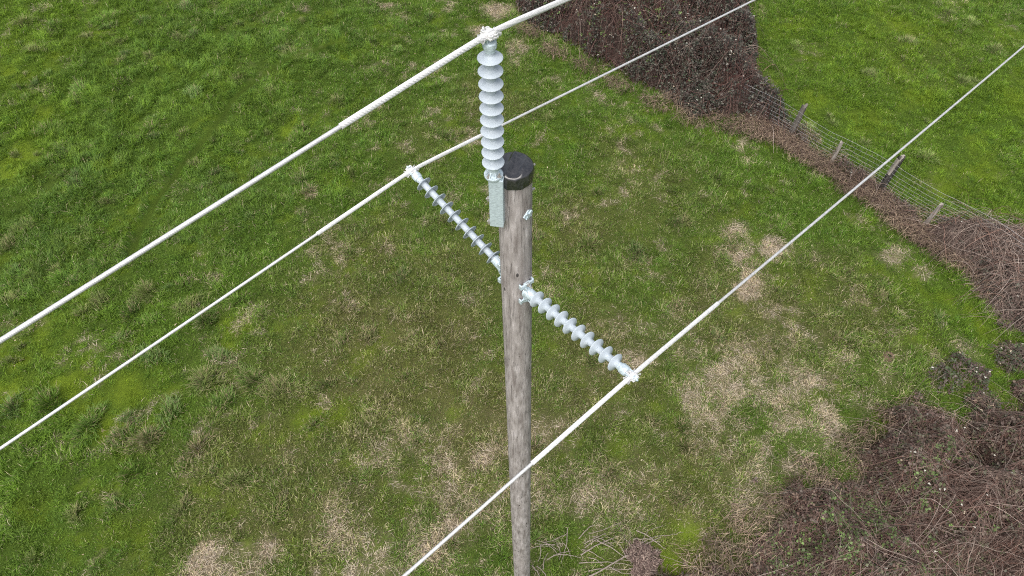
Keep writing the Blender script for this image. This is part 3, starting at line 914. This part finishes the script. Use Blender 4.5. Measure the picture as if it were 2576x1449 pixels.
post(1985, 350, 1.38, 0.085, M_POST, "thick weathered grey post", (0.03, 0.0), seedv=1)
post(2212, 480, 1.34, 0.10, M_POSTD, "thick split post, black below and lichen grey on top", (0.05, 0.02), seedv=2, topmat=M_POSTL)
post(1908, 275, 0.98, 0.042, M_POSTL, "thin pale stake", (0.02, 0), True, 3)
post(2086, 418, 1.02, 0.042, M_POSTL, "thin pale stake", (0.01, 0), True, 4)
post(2320, 572, 0.98, 0.045, M_POSTL, "thin pale stake", (0.10, 0.02), True, 5)

# dead grass and bracken banked against the fence
parts = []
for px_, py_, R, n_ in ((1925, 318, .55, 700), (1965, 345, .55, 800), (2010, 375, .5, 700), (2050, 405, .5, 650), (2085, 425, .35, 300), (2140, 462, .5, 800), (2190, 490, .5, 700), (2225, 505, .35, 320), (2255, 540, .55, 700),
                        (2300, 575, .55, 700), (2350, 610, .6, 700), (2400, 640, .6, 600), (2450, 660, .6, 500), (2510, 720, .6, 400), (2040, 350, .3, 110), (2110, 400, .3, 120), (2180, 445, .3, 120), (2330, 535, .3, 100),
                        (1480, 170, .5, 220), (1400, 130, .5, 240), (1340, 80, .5, 260), (1560, 215, .5, 220), (1650, 265, .5, 230), (1740, 300, .5, 260), (1820, 310, .55, 420), (1890, 330, .5, 500), (1700, 255, .4, 150),
                        (1980, 1275, .5, 260), (1900, 1330, .6, 380), (1830, 1380, .5, 300), (2060, 1190, .5, 260), (2160, 1130, .5, 260), (2260, 1060, .5, 300), (2320, 1040, .5, 260), (2420, 1080, .5, 260), (2500, 1030, .5, 240), (1760, 1420, .4, 180), (2200, 1090, .4, 200)):
    c0 = at(px_, py_)[:2]
    rr = R * np.sqrt(rng.random(n_)); a0 = rng.uniform(0, 6.28, n_)
    along = rr * np.cos(a0) * 1.2; acr = rr * np.sin(a0) * 0.85 * rng.uniform(0.4, 1.4, n_) + 0.08
    x_ = c0[0] + fd[0] * along + fn[0] * acr; y_ = c0[1] + fd[1] * along + fn[1] * acr
    az_ = np.arctan2(fn[1], fn[0]) + rng.normal(0, 0.75, n_)
    ln_ = rng.uniform(0.25, 0.75, n_)
    c_ = np.array([(0.24, 0.17, 0.125), (0.33, 0.245, 0.17), (0.18, 0.125, 0.10), (0.14, 0.095, 0.08), (0.40, 0.31, 0.22)])[rng.integers(5, size=n_)] * rng.uniform(0.55, 1.3, (n_, 1)) * rng.uniform(0.75, 1.2)
    parts.append((x_, y_, az_, np.clip(rng.normal(0.85, 0.25, n_), 0.2, 1.3), ln_, c_))
X_, Y_, A_, L1, L2, C_ = (np.concatenate([p[k] for p in parts]) for k in range(6))
V_, T_, C3 = blades(np.stack([X_, Y_, ground_h(X_, Y_)], 1), A_, L1, L2, rng.uniform(0.008, 0.015, len(X_)), C_, C_ * 1.2, 0.6)
o = raw_mesh("dead_grass", V_, T_, M_DRY, C3)
tag(o, "brown dead grass banked along the foot of the wire fence", "dead grass", kind="stuff")

# ------------------------------------------------------------------ fallen wood near the pole foot
def stick(p0, p1, r, bow=0.04, z=0.06, name="fallen_stick"):
    a, b_ = at(*p0), at(*p1)
    t = np.linspace(0, 1, 9)[:, None]
    pts = a * (1 - t) + b_ * t
    d = b_ - a
    nrm = np.array([-d[1], d[0], 0]) / (np.linalg.norm(d[:2]) + 1e-9)
    pts = pts + nrm * np.sin(t * math.pi) * bow + rng.normal(0, 0.006, pts.shape)
    pts[:, 2] = ground_h(pts[:, 0], pts[:, 1]) + z + 0.02 * np.sin(t[:, 0] * 5)
    c0 = pts.mean(0)
    o = MB().tube(pts - c0, np.linspace(r, r * 0.55, 9), 6).build(name, M_STICK)
    o.location = c0
    return o


for p0, p1, r, z in (((1395, 1370), (1345, 1367), .010, .07), ((1428, 1332), (1410, 1420), .009, .10), ((1460, 1400), (1555, 1352), .013, .10), ((1470, 1372), (1545, 1340), .009, .07), ((1500, 1365), (1590, 1420), .010, .12),
                     ((1590, 1400), (1660, 1355), .012, .11), ((1600, 1340), (1670, 1385), .010, .10), ((1620, 1425), (1655, 1385), .009, .09), ((1338, 1380), (1385, 1376), .008, .06), ((1455, 1418), (1600, 1425), .009, .08),
                     ((1338, 1425), (1365, 1470), .012, .07), ((1350, 1425), (1378, 1462), .010, .07), ((1745, 1420), (1765, 1390), .009, .07), ((1480, 1405), (1520, 1425), .009, .07), ((1560, 1318), (1480, 1345), .008, .06)) + tuple(((a, b), (a + 70 * math.cos(w), b + 42 * math.sin(w)), r, z) for a, b, w, r, z in ((random.uniform(1350, 1640), random.uniform(1345, 1445), random.uniform(0, 6.28), random.uniform(.006, .010), random.uniform(.06, .13)) for _ in range(22))):
    tag(stick(p0, p1, r * 1.15, 0.03, z), "bare pale stick lying on grass right of the pole foot", "stick", "loose sticks right of the pole foot")

br = empty("fallen_branch", tuple(at(1570, 1400)))
tag(br, "grey forked dead branch lying against the brown leaf heap", "branch")
bo = np.array(br.location)
m_ = MB()
for pts, r in ((((1480, 1452), (1530, 1425), (1575, 1400), (1610, 1370), (1640, 1350)), .018), (((1575, 1400), (1620, 1395), (1665, 1382)), .011), (((1610, 1370), (1630, 1335), (1668, 1322)), .009),
               (((1530, 1425), (1560, 1440), (1600, 1445)), .010), (((1640, 1350), (1690, 1345), (1720, 1338)), .007), (((1575, 1400), (1560, 1370), (1520, 1345)), .008), (((1600, 1382), (1570, 1352), (1560, 1325)), .006)):
    P_ = np.array([at(*p, 0.12) for p in pts]); u = np.linspace(0, len(P_) - 1, 10)
    Pi = np.stack([np.interp(u, np.arange(len(P_)), P_[:, k]) for k in range(3)], 1) + rng.normal(0, 0.008, (10, 3))
    m_.tube(Pi - bo, np.linspace(r, r * 0.5, 10), 6)
m_.build("branch_wood", M_STICK, br)

c0 = at(1615, 1415)
n_ = 1900
a0 = rng.uniform(0, 6.28, n_); rr = 0.55 * np.sqrt(rng.random(n_)) * (0.8 + 0.25 * np.sin(3 * a0 + 1) + 0.12 * np.sin(7 * a0))
x_ = rr * np.cos(a0) * 0.75; y_ = rr * np.sin(a0)
z_ = 0.28 * (1 - (rr / 0.56) ** 2) * rng.uniform(0.6, 1.05, n_)
cc = np.array([(0.15, 0.105, 0.09), (0.21, 0.15, 0.125), (0.11, 0.075, 0.065), (0.30, 0.23, 0.19)])[rng.integers(4, size=n_)] * rng.uniform(0.6, 1.3, (n_, 1))
V_, T_, C3 = blades(np.stack([x_, y_, z_], 1), rng.uniform(0, 6.28, n_), rng.uniform(0.9, 1.7, n_), rng.uniform(0.04, 0.12, n_), rng.uniform(0.01, 0.03, n_), cc, cc, 0.2)
o = raw_mesh("leaf_heap", V_, T_, M_LITTER, C3)
o.location = tuple(c0)
tag(o, "rounded heap of reddish brown dead leaves right of the pole foot", "leaf heap")

c0 = at(2235, 897)
ho = empty("burrow", tuple(c0)); tag(ho, "small dark burrow hole in the grass left of the bramble clump", "burrow")
M_SOIL, n, b = new_mat("burrow_soil"); b.inputs["Base Color"].default_value = (0.16, 0.10, 0.075, 1); b.inputs["Roughness"].default_value = 0.95
M_HOLE, n, b = new_mat("burrow_hole_shade"); b.inputs["Base Color"].default_value = (0.018, 0.014, 0.012, 1); b.inputs["Roughness"].default_value = 1.0  # shade inside the hole, put into the plug's near-black colour
MB().lathe([(0.16, 0.0), (0.13, 0.05), (0.085, 0.085), (0.06, 0.07), (0.05, 0.02)], 16).build("soil_rim", M_SOIL, ho)
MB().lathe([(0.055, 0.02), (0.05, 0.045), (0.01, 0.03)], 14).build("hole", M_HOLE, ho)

# ------------------------------------------------------------------ utility pole
PXY = lambda z: np.array([0.015 + 0.0165 * (H - 3.5 - z), 3.5])       # the pole leans a hair
ZT = H - 3.455
pole = empty("utility_pole", (float(PXY(0)[0]), 3.5, 0))
tag(pole, "tall weathered grey timber utility pole with a black cap", "utility pole")
po = np.array(pole.location)
K, S = 120, 40
vs, fs = [], []
zz = np.linspace(-0.3, ZT, K)
for z in zz:
    r0 = 0.126 + (ZT - z) * 0.0031
    cx, cy = PXY(z)
    for i in range(S):
        a = 2 * math.pi * i / S
        r_ = r0 * (1 + 0.016 * math.sin(2 * a + 0.25 * z) + 0.010 * math.sin(5 * a + 0.7 * z) + 0.006 * math.sin(11 * a - 0.4 * z) + random.uniform(-.004, .004))
        vs.append((cx - po[0] + r_ * math.cos(a), cy - po[1] + r_ * math.sin(a), z))
for k in range(K - 1):
    for i in range(S):
        j = (i + 1) % S
        fs.append((k * S + i, k * S + j, (k + 1) * S + j, (k + 1) * S + i))
fs.append(tuple((K - 1) * S + i for i in range(S)))
MB().add(vs, fs).build("shaft", M_POLE, pole, sharp=60)

# cap: draped plastic with radial puckers
cx, cy = PXY(ZT)
S, vs, fs = 120, [], []
rows = [(0.139, -0.095), (0.141, -0.06), (0.140, -0.02), (0.137, 0.006), (0.126, 0.018), (0.112, 0.020), (0.098, 0.022), (0.084, 0.024), (0.07, 0.026), (0.056, 0.028), (0.042, 0.03), (0.028, 0.03), (0.014, 0.03), (0.003, 0.03)]
for k, (r_, z) in enumerate(rows):
    for i in range(S):
        a = 2 * math.pi * i / S
        wr = 0.0022 * math.sin(9 * a + 1.3 * k) + 0.0016 * math.sin(17 * a + 2)
        x, y = (r_ + (wr if k < 3 else 0)) * math.cos(a), (r_ + (wr if k < 3 else 0)) * math.sin(a)
        u = x * 0.80 - y * 0.6; v = x * 0.6 + y * 0.8
        dz = 0.0
        if k >= 3:
            w = 0 if k == 3 else (0.45 if k == 4 else 1)
            dz = w * (0.020 * ((1 - abs(math.sin(30 * u + 1.2 * math.sin(11 * v) + 0.8))) ** 1.6 - 0.4) * (0.5 + 0.5 * math.exp(-((v - 0.01) / 0.08) ** 2)) + 0.006 * math.sin(24 * v + 14 * u))
        vs.append((cx - po[0] + x, cy - po[1] + y, ZT + z + dz))
for k in range(len(rows) - 1):
    for i in range(S):
        j = (i + 1) % S
        fs.append((k * S + i, k * S + j, (k + 1) * S + j, (k + 1) * S + i))
fs.append(tuple((len(rows) - 1) * S + i for i in range(S)))
cap = MB().add(vs, fs).build("pole_cap", M_CAP, pole, sharp=70)


def hexp(r):
    return [(r * math.cos(math.pi / 3 * i), r * math.sin(math.pi / 3 * i)) for i in range(6)]


def sqp(r):
    return [(-r, -r), (r, -r), (r, r), (-r, r)]


def bolt_mb(m, mtx, r=0.012, h=0.012, stem=0.03, square=False, washer=True):
    if washer: m.lathe([(r * 1.9, 0.0), (r * 1.9, 0.004), (r * 1.2, 0.0045)], 14, mtx)
    m.prism(sqp(r * 1.0) if square else hexp(r * 1.15), 0.004, 0.004 + h, mtx)
    if stem > 0: m.lathe([(r * 0.6, 0.004 + h), (r * 0.6, 0.004 + h + stem), (r * 0.4, 0.004 + h + stem + 0.003)], 10, mtx)
    return m


LINE = np.array([math.sin(math.radians(50.5)), math.cos(math.radians(50.5))])      # along the line, away
PERP = np.array([math.sin(math.radians(140.5)), math.cos(math.radians(140.5))])    # across the line, towards the near side


def pole_pt(z, d2, off=0.0):
    c0 = PXY(z); r_ = 0.126 + (ZT - z) * 0.0031
    q = c0 + d2 * (r_ + off)
    return np.array([q[0], q[1], z])


def rel(mtx, o):
    return Matrix.Translation(-Vector(o)) @ mtx


# through-bolts of the bracket coming out on the back
for z in (H - 3.555, H - 3.80):
    p_ = pole_pt(z, LINE, -0.004)
    m_ = bolt_mb(MB(), rel(frame(p_, (-LINE[1], LINE[0], 0), (0, 0, 1), (LINE[0], LINE[1], 0)), po), 0.016, 0.018, 0.045, True, True)
    m_.build("through_bolt", M_BOLT, pole)
# cast curved washer with four petals
wd2 = np.array([math.sin(math.radians(131)), math.cos(math.radians(131))])
p_ = pole_pt(H - 3.86, wd2, -0.001)
mt = rel(frame(p_, (wd2[1], -wd2[0], 0), (0, 0, 1), (wd2[0], wd2[1], 0)), po)
m_ = MB()
m_.prism([(x * 0.05, y * 0.05) for x, y in ((0, -1), (.35, -.75), (.75, -.35), (1, 0), (.75, .35), (.35, .75), (0, 1), (-.35, .75), (-.75, .35), (-1, 0), (-.75, -.35), (-.35, -.75))], -0.006, 0.008, mt)
for k in range(4):
    R_ = mt @ Matrix.Rotation(math.pi / 2 * k + math.pi / 4, 4, 'Z')
    m_.prism([(0.010, -0.012), (0.042, -0.004), (0.042, 0.004), (0.010, 0.012)], 0.006, 0.015, R_)
wa = m_.build("cast_washer", M_GALV, pole, sharp=30)
bolt_mb(MB(), mt @ Matrix.Translation((0, 0, 0.004)), 0.011, 0.008, 0.0).build("washer_bolt", M_GALV, wa)

# ------------------------------------------------------------------ line post insulators
SHED_R, CORE_R = 0.0755, 0.029


def shed_mesh():
    m = MB()
    m.lathe([(CORE_R - 0.002, 0.019), (CORE_R + 0.002, 0.0165), (0.034, 0.0125), (0.042, 0.0075), (0.056, 0.0015), (0.0715, -0.0045), (0.0752, -0.0068), (SHED_R, -0.0085),
             (0.0742, -0.0108), (0.0705, -0.0095), (0.068, -0.006), (0.066, -0.0085), (0.0625, -0.0085), (0.060, -0.0045), (0.057, -0.007), (0.0535, -0.007), (0.051, -0.003),
             (0.048, -0.0055), (0.0445, -0.0055), (0.042, -0.001), (0.036, -0.002), (CORE_R - 0.002, -0.003)], 56)
    return m


SHED = None


def make_insulator(label, origin, axis, upv, first, pitch, s_tip, kind):
    """Origin at the base; local z runs along the axis towards the conductor, first/pitch place the ten sheds, s_tip is the conductor."""
    global SHED
    z = Vector(axis).normalized()
    xw = Vector((LINE[0], LINE[1], 0))
    xw = (xw - z * xw.dot(z)).normalized()
    y = z.cross(xw)
    M = frame(origin, xw, y, z)
    root = empty("post_insulator", mat=M)
    tag(root, label, "insulator", "line post insulators on the pole")
    last = first + 9 * pitch
    cap_lo = last + 0.035
    cap_hi = s_tip - 0.042
    MB().lathe([(0.0335, first - 0.05), (CORE_R, first - 0.045), (CORE_R, cap_lo + 0.004)], 36).build("core", M_SIL, root)
    for k in range(10):
        if SHED is None:
            SHED = shed_mesh().build("shed", M_SIL, root, sharp=50)
            o = SHED
        else:
            o = SHED.copy(); COL.objects.link(o); o.parent = root
        o.location = (0, 0, first + k * pitch)
        o.rotation_euler = (0, 0, 1.7 * k)
    # metal end fitting with crimp flats
    m = MB()
    m.lathe([(0.031, cap_lo), (0.0325, cap_lo + 0.006), (0.0325, cap_lo + 0.018), (0.039, cap_lo + 0.024), (0.0405, cap_lo + 0.030), (0.0405, cap_hi - 0.010), (0.037, cap_hi - 0.003), (0.02, cap_hi)], 30)
    for k in range(10):
        m.box(0.0395, 0, (cap_lo + cap_hi) / 2 + 0.008, 0.004, 0.004, cap_hi - cap_lo - 0.045, Matrix.Rotation(k * math.pi / 5, 4, 'Z'))
    m.build("end_fitting", M_GALV, root, sharp=25)
    # clamp frame: X along the wire, Z towards the keeper
    if kind == 'V':
        cm = Matrix.Translation((0, 0, s_tip))
    else:
        upn = (Vector((0, 0, 1)) - z * z.z).normalized()
        loc_up = M.to_3x3().inverted() @ upn
        X = Vector((1, 0, 0)); Z = (loc_up - X * loc_up.x).normalized()
        cm = frame((0, 0, s_tip), X, Z.cross(X), Z)
    cl = MB()
    # saddle with flared lips, lower half
    S_, th = 18, np.linspace(math.radians(172), math.radians(368), 19)
    prof = [(-0.060, 0.030), (-0.053, 0.0255), (-0.044, 0.0222), (-0.02, 0.0205), (0.02, 0.0205), (0.044, 0.0222), (0.053, 0.0255), (0.060, 0.030)]
    vo = [(x, r_ * math.cos(t), r_ * math.sin(t)) for x, r_ in prof for t in th]
    vi = [(x, (r_ + 0.0045) * math.cos(t), (r_ + 0.0045) * math.sin(t)) for x, r_ in prof for t in th]
    n0 = len(vo); W = len(th); fs_ = []
    for k in range(len(prof) - 1):
        for i in range(W - 1):
            a = k * W + i
            fs_.append((a, a + 1, a + W + 1, a + W)); fs_.append((n0 + a, n0 + a + W, n0 + a + W + 1, n0 + a + 1))
    for k in range(len(prof) - 1):
        for i in (0, W - 1):
            a = k * W + i
            fs_.append((a, a + W, n0 + a + W, n0 + a))
    for k in (0, len(prof) - 1):
        for i in range(W - 1):
            a = k * W + i
            fs_.append((a, a + 1, n0 + a + 1, n0 + a))
    cl.add(vo + vi, fs_, cm)
    for sy in (-1, 1):
        cl.box(0, sy * 0.034, -0.004, 0.062, 0.026, 0.011, cm)
    clamp = cl.build("clamp", M_ALU, root, sharp=35)
    # keeper: humped plate with four lugs
    kp = MB()
    hump = [(x, y_) for x, y_ in ((-0.024, 0), (0.024, 0))]
    ths = np.linspace(0, math.pi, 11)
    vs_ = [(x, 0.0225 * math.cos(t), 0.004 + 0.0195 * math.sin(t)) for x in (-0.024, 0.024) for t in ths] + [(x, 0.016 * math.cos(t), 0.004 + 0.0125 * math.sin(t)) for x in (-0.024, 0.024) for t in ths]
    f_ = [(i, i + 1, 12 + i, 11 + i) for i in range(10)]
    f_ += [(i, i + 1, 23 + i, 22 + i) for i in range(10)] + [(11 + i, 12 + i, 34 + i, 33 + i) for i in range(10)]
    kp.add(vs_, f_, cm)
    kp.box(0, 0, 0.0235, 0.04, 0.024, 0.007, cm)
    for sx, sy in ((-1, 1), (1, -1)):
        kp.box(sx * 0.016, sy * 0.033, 0.0105, 0.023, 0.026, 0.010, cm)      # bolt lugs
    for sx, sy in ((1, 1), (-1, -1)):                                          # drilled lugs
        a_ = np.linspace(0, 2 * math.pi, 16, endpoint=False)
        cx_, cy_ = sx * 0.0155, sy * 0.036
        ring = []
        for z_ in (0.006, 0.016):
            ring += [(cx_ + 0.013 * math.cos(t), cy_ + 0.013 * math.sin(t), z_) for t in a_]
            ring += [(cx_ + 0.0052 * math.cos(t), cy_ + 0.0052 * math.sin(t), z_) for t in a_]
        g_ = []
        for i in range(16):
            j = (i + 1) % 16
            g_ += [(i, j, 32 + j, 32 + i), (16 + i, 48 + i, 48 + j, 16 + j), (32 + i, 32 + j, 48 + j, 48 + i), (i, 16 + i, 16 + j, j)]
        kp.add(ring, g_, cm)
        kp.box(sx * 0.0155, sy * 0.0235, 0.011, 0.022, 0.010, 0.0095, cm)
    keeper = kp.build("keeper", M_ALU, clamp, sharp=35)
    for sx, sy in ((-1, 1), (1, -1)):
        bolt_mb(MB(), cm @ Matrix.Translation((sx * 0.016, sy * 0.034, 0.0155)), 0.0075, 0.009, 0.006, False, False).build("clamp_bolt", M_ALU, clamp, sharp=25)
    # ears and pin joining clamp and fitting
    ear = MB()
    for sx in (-1, 1):
        ear.box(sx * 0.026, 0, (cap_hi + s_tip) / 2 - 0.006, 0.010, 0.036, s_tip - cap_hi + 0.010)
    ear.build("clamp_ear", M_GALV, root)
    pin = MB()
    if kind == 'V':
        mt_ = frame((0.033, 0, cap_hi + 0.012), (0, 1, 0), (0, 0, 1), (1, 0, 0))
        bolt_mb(pin, mt_, 0.012, 0.012, 0.012)
    else:
        mt_ = frame((0, 0, s_tip + 0.024), (1, 0, 0), (0, 1, 0), (0, 0, 1))
        pin.lathe([(0.019, -0.012), (0.019, 0.006)], 18, mt_)
        bolt_mb(pin, mt_ @ Matrix.Translation((0, 0, 0.004)), 0.0145, 0.016, 0.010)
    pin.build("clamp_pin", M_GALV, root, sharp=25)

    if kind == 'V':
        # round flange with ribs and bolts on top of a folded channel bracket
        fl = MB()
        fl.lathe([(0.064, 0.0), (0.066, 0.004), (0.066, 0.018), (0.063, 0.022), (0.042, 0.024), (0.037, 0.034), (0.0345, first - 0.045), (0.031, first - 0.043)], 40)
        for k in range(8):
            R_ = Matrix.Rotation(math.pi / 4 * k + 0.39, 4, 'Z')
            fl.add([(0.034, -0.004, 0.022), (0.062, -0.004, 0.022), (0.034, -0.004, 0.058), (0.034, 0.004, 0.022), (0.062, 0.004, 0.022), (0.034, 0.004, 0.058)],
                   [(0, 1, 2), (3, 5, 4), (0, 3, 4, 1), (1, 4, 5, 2), (0, 2, 5, 3)], R_)
        flange = fl.build("base_flange", M_GALV, root, sharp=30)
        for k in range(4):
            a = math.pi / 2 * k + 0.2
            bolt_mb(MB(), Matrix.Translation((0.050 * math.cos(a), 0.050 * math.sin(a), 0.022)), 0.0085, 0.010, 0.014, False, True).build("flange_bolt", M_BOLT, flange, sharp=25)
        bk = MB()
        BSIDE = 1
        # web faces away from the pole (local -X), legs run back to it
        BW, BH, BT = 0.100, 0.475, 0.009
        TR = Matrix.Rotation(math.radians(42), 4, 'Z') @ Matrix.Translation((0, -0.020, 0))
        bk.box(-0.040, 0, -0.006 - BH / 2, BT, BW, BH, TR, 0.002)
        for sy in (-1, 1):
            bk.box(-0.005, sy * (BW / 2 - 0.0045), -0.006 - BH / 2, 0.061, 0.0088, BH - 0.002, TR, 0.002)
        bk.box(0.0, 0, -0.0052, 0.088, BW - 0.02, 0.0098, TR, 0.002)
        bracket = bk.build("bracket", M_GALV, root, sharp=30)
        for zz_ in (-0.20, -0.44):
            mt_ = TR @ frame((-0.034, 0.045, zz_), (1, 0, 0), (0, 0, 1), (0, 1, 0)) if BSIDE > 0 else TR @ frame((-0.030, -0.054, zz_), (1, 0, 0), (0, 0, 1), (0, -1, 0))
            bolt_mb(MB(), mt_, 0.0135, 0.016, 0.006, True, False).build("bracket_bolt", M_BOLT, bracket, sharp=25)
    else:
        # cast gain base gripping the round of the pole
        lu_ = M.to_3x3().inverted() @ Vector((0, 0, 1))
        gm = frame((0, 0, 0), (1, 0, 0), lu_.cross(Vector((1, 0, 0))), lu_)      # X along the line, Y out of or into the pole, Z up
        sgn = 1 if gm.to_3x3().col[1].z > 0 else -1
        ca = MB()
        ca.lathe([(0.056, 0.012), (0.047, 0.03), (0.044, first - 0.03), (0.041, first - 0.022), (0.033, first - 0.020)], 24)
        ca.box(0, sgn * 0.010, 0, 0.064, 0.026, 0.255, gm, 0.004)
        for sz in (-1, 1):
            for sx in (-1, 1):
                ca.box(sx * 0.038, sgn * 0.012, sz * 0.100, 0.050, 0.016, 0.042, gm, 0.004)
                ca.box(sx * 0.063, sgn * 0.002, sz * 0.103, 0.015, 0.036, 0.054, gm, 0.004)
            # gusset from plate to socket
            for sx in (-1, 1):
                ca.add([(sx * 0.024 - 0.004, sgn * 0.012, sz * 0.10), (sx * 0.024 - 0.004, sgn * 0.012, sz * 0.035), (sx * 0.024 - 0.004, sgn * 0.062, sz * 0.035),
                        (sx * 0.024 + 0.004, sgn * 0.012, sz * 0.10), (sx * 0.024 + 0.004, sgn * 0.012, sz * 0.035), (sx * 0.024 + 0.004, sgn * 0.062, sz * 0.035)],
                       [(0, 1, 2), (3, 5, 4), (0, 3, 4, 1), (1, 4, 5, 2), (0, 2, 5, 3)], gm)
        base = ca.build("gain_base", M_GALV, root, sharp=30)
        for sz in (-1, 1):
            mt_ = gm @ frame((0, sgn * 0.015, sz * 0.108), (1, 0, 0), (0, 0, 1), (0, sgn, 0))
            bolt_mb(MB(), mt_, 0.0135, 0.014, 0.034, True, True).build("gain_bolt", M_BOLT if sz > 0 else M_GALV, base, sharp=25)
    return root


# conductor support points
PA = np.array([-0.125, 3.39, H - 2.336])
PC = np.array([0.882, 2.463, H - 4.566])
PB = np.array([-0.890, 4.44, H - 4.441])
make_insulator("pale grey upright insulator standing at the pole top beside the black cap", (-0.125, 3.39, H - 3.435), (0, 0, 1), None, 0.135, 0.0910, 1.099, 'V')
cb = np.array([0.118, 3.394, H - 4.795])
make_insulator("pale grey insulator reaching out from the right side of the pole", tuple(cb), tuple(PC - cb), None, 0.150, 0.1010, float(np.linalg.norm(PC - cb)), 'C')
bb = np.array([-0.062, 3.606, H - 4.78])
make_insulator("shadowed grey insulator angling up and away from the left side of the pole", tuple(bb), tuple(PB - bb), None, 0.155, 0.1010, float(np.linalg.norm(PB - bb)), 'B')


# ------------------------------------------------------------------ conductors
def strand_tube(pts, r, lobes, pitch_m, amp, per=3, hand=1):
    """Stranded round: a lobed section twisted along the run."""
    pts = np.asarray(pts, float)
    t = np.gradient(pts, axis=0); t /= np.linalg.norm(t, axis=1, keepdims=True)
    up = np.array([0, 0, 1.0])
    a = np.cross(t, up); a /= np.linalg.norm(a, axis=1, keepdims=True)
    b_ = np.cross(a, t)
    s = np.concatenate([[0], np.cumsum(np.linalg.norm(np.diff(pts, axis=0), axis=1))])
    m = lobes * per
    th = np.arange(m) / m * 2 * math.pi
    rad = r * (1 - amp + amp * np.abs(np.sin(th * lobes / 2)) ** 0.7)
    ph = th[None] + hand * s[:, None] / pitch_m * 2 * math.pi
    V = pts[:, None] + rad[None, :, None] * (np.cos(ph)[:, :, None] * a[:, None] + np.sin(ph)[:, :, None] * b_[:, None])
    n_ = len(pts)
    i = np.arange(n_ - 1)[:, None] * m + np.arange(m)[None]
    j = np.arange(n_ - 1)[:, None] * m + (np.arange(m)[None] + 1) % m
    Q_ = np.stack([i, j, j + m, i + m], -1).reshape(-1, 4)
    return V.reshape(-1, 3), Q_


def line_pts(P, az_l, sl_l, az_r, sl_r, s):
    """Centre line at signed distances s from the clamp, sagging away on both sides."""
    s = np.asarray(s, float)
    out = np.zeros((len(s), 3))
    for sg, az_, sl in ((-1, az_l, sl_l), (1, az_r, sl_r)):
        k = (s < 0) if sg < 0 else (s >= 0)
        q = np.abs(s[k]); a = math.radians(az_)
        drop = math.tan(math.radians(sl)) * (np.sqrt(q * q + 0.10 ** 2) - 0.10 - q * q / 220.0)
        out[k] = P + np.stack([math.sin(a) * q, math.cos(a) * q, -drop], 1)
    return out


def conductor(label, P, az_l, sl_l, az_r, sl_r, rod_l, rod_r):
    root = empty("power_line", tuple(P))
    tag(root, label, "power line", "power line conductors")
    far_l, far_r = -45.0, 60.0
    s = np.concatenate([np.arange(far_l, -9, 0.5), np.arange(-9, 12, 0.03), np.arange(12, far_r, 0.5)])
    V, Q_ = strand_tube(line_pts(P, az_l, sl_l, az_r, sl_r, s) - P, 0.0124, 12, 0.42, 0.12, 3, HAND)
    raw_mesh("wire", V, Q_, M_WIRE, None, root, smooth=True)
    s = np.arange(-rod_l, rod_r + 0.001, 0.01)
    V, Q_ = strand_tube(line_pts(P, az_l, sl_l, az_r, sl_r, s) - P, 0.0174, 13, 0.27, 0.24, 5, HAND)
    raw_mesh("armour_rods", V, Q_, M_ALU, None, root, smooth=True)
    return root


HAND = -1
conductor("uppermost bare wire held on top of the upright insulator", PA, 229.4, 6.1, 44.6, 7.8, 0.99, 1.08)
conductor("middle bare wire passing behind the upright insulator to the shadowed left insulator", PB, 229.4, 6.2, 46.8, 7.6, 0.99, 1.08)
conductor("lowest bare wire crossing in front of the pole foot to the right insulator", PC, 229.4, 5.6, 47, 7.8, 0.98, 1.08)
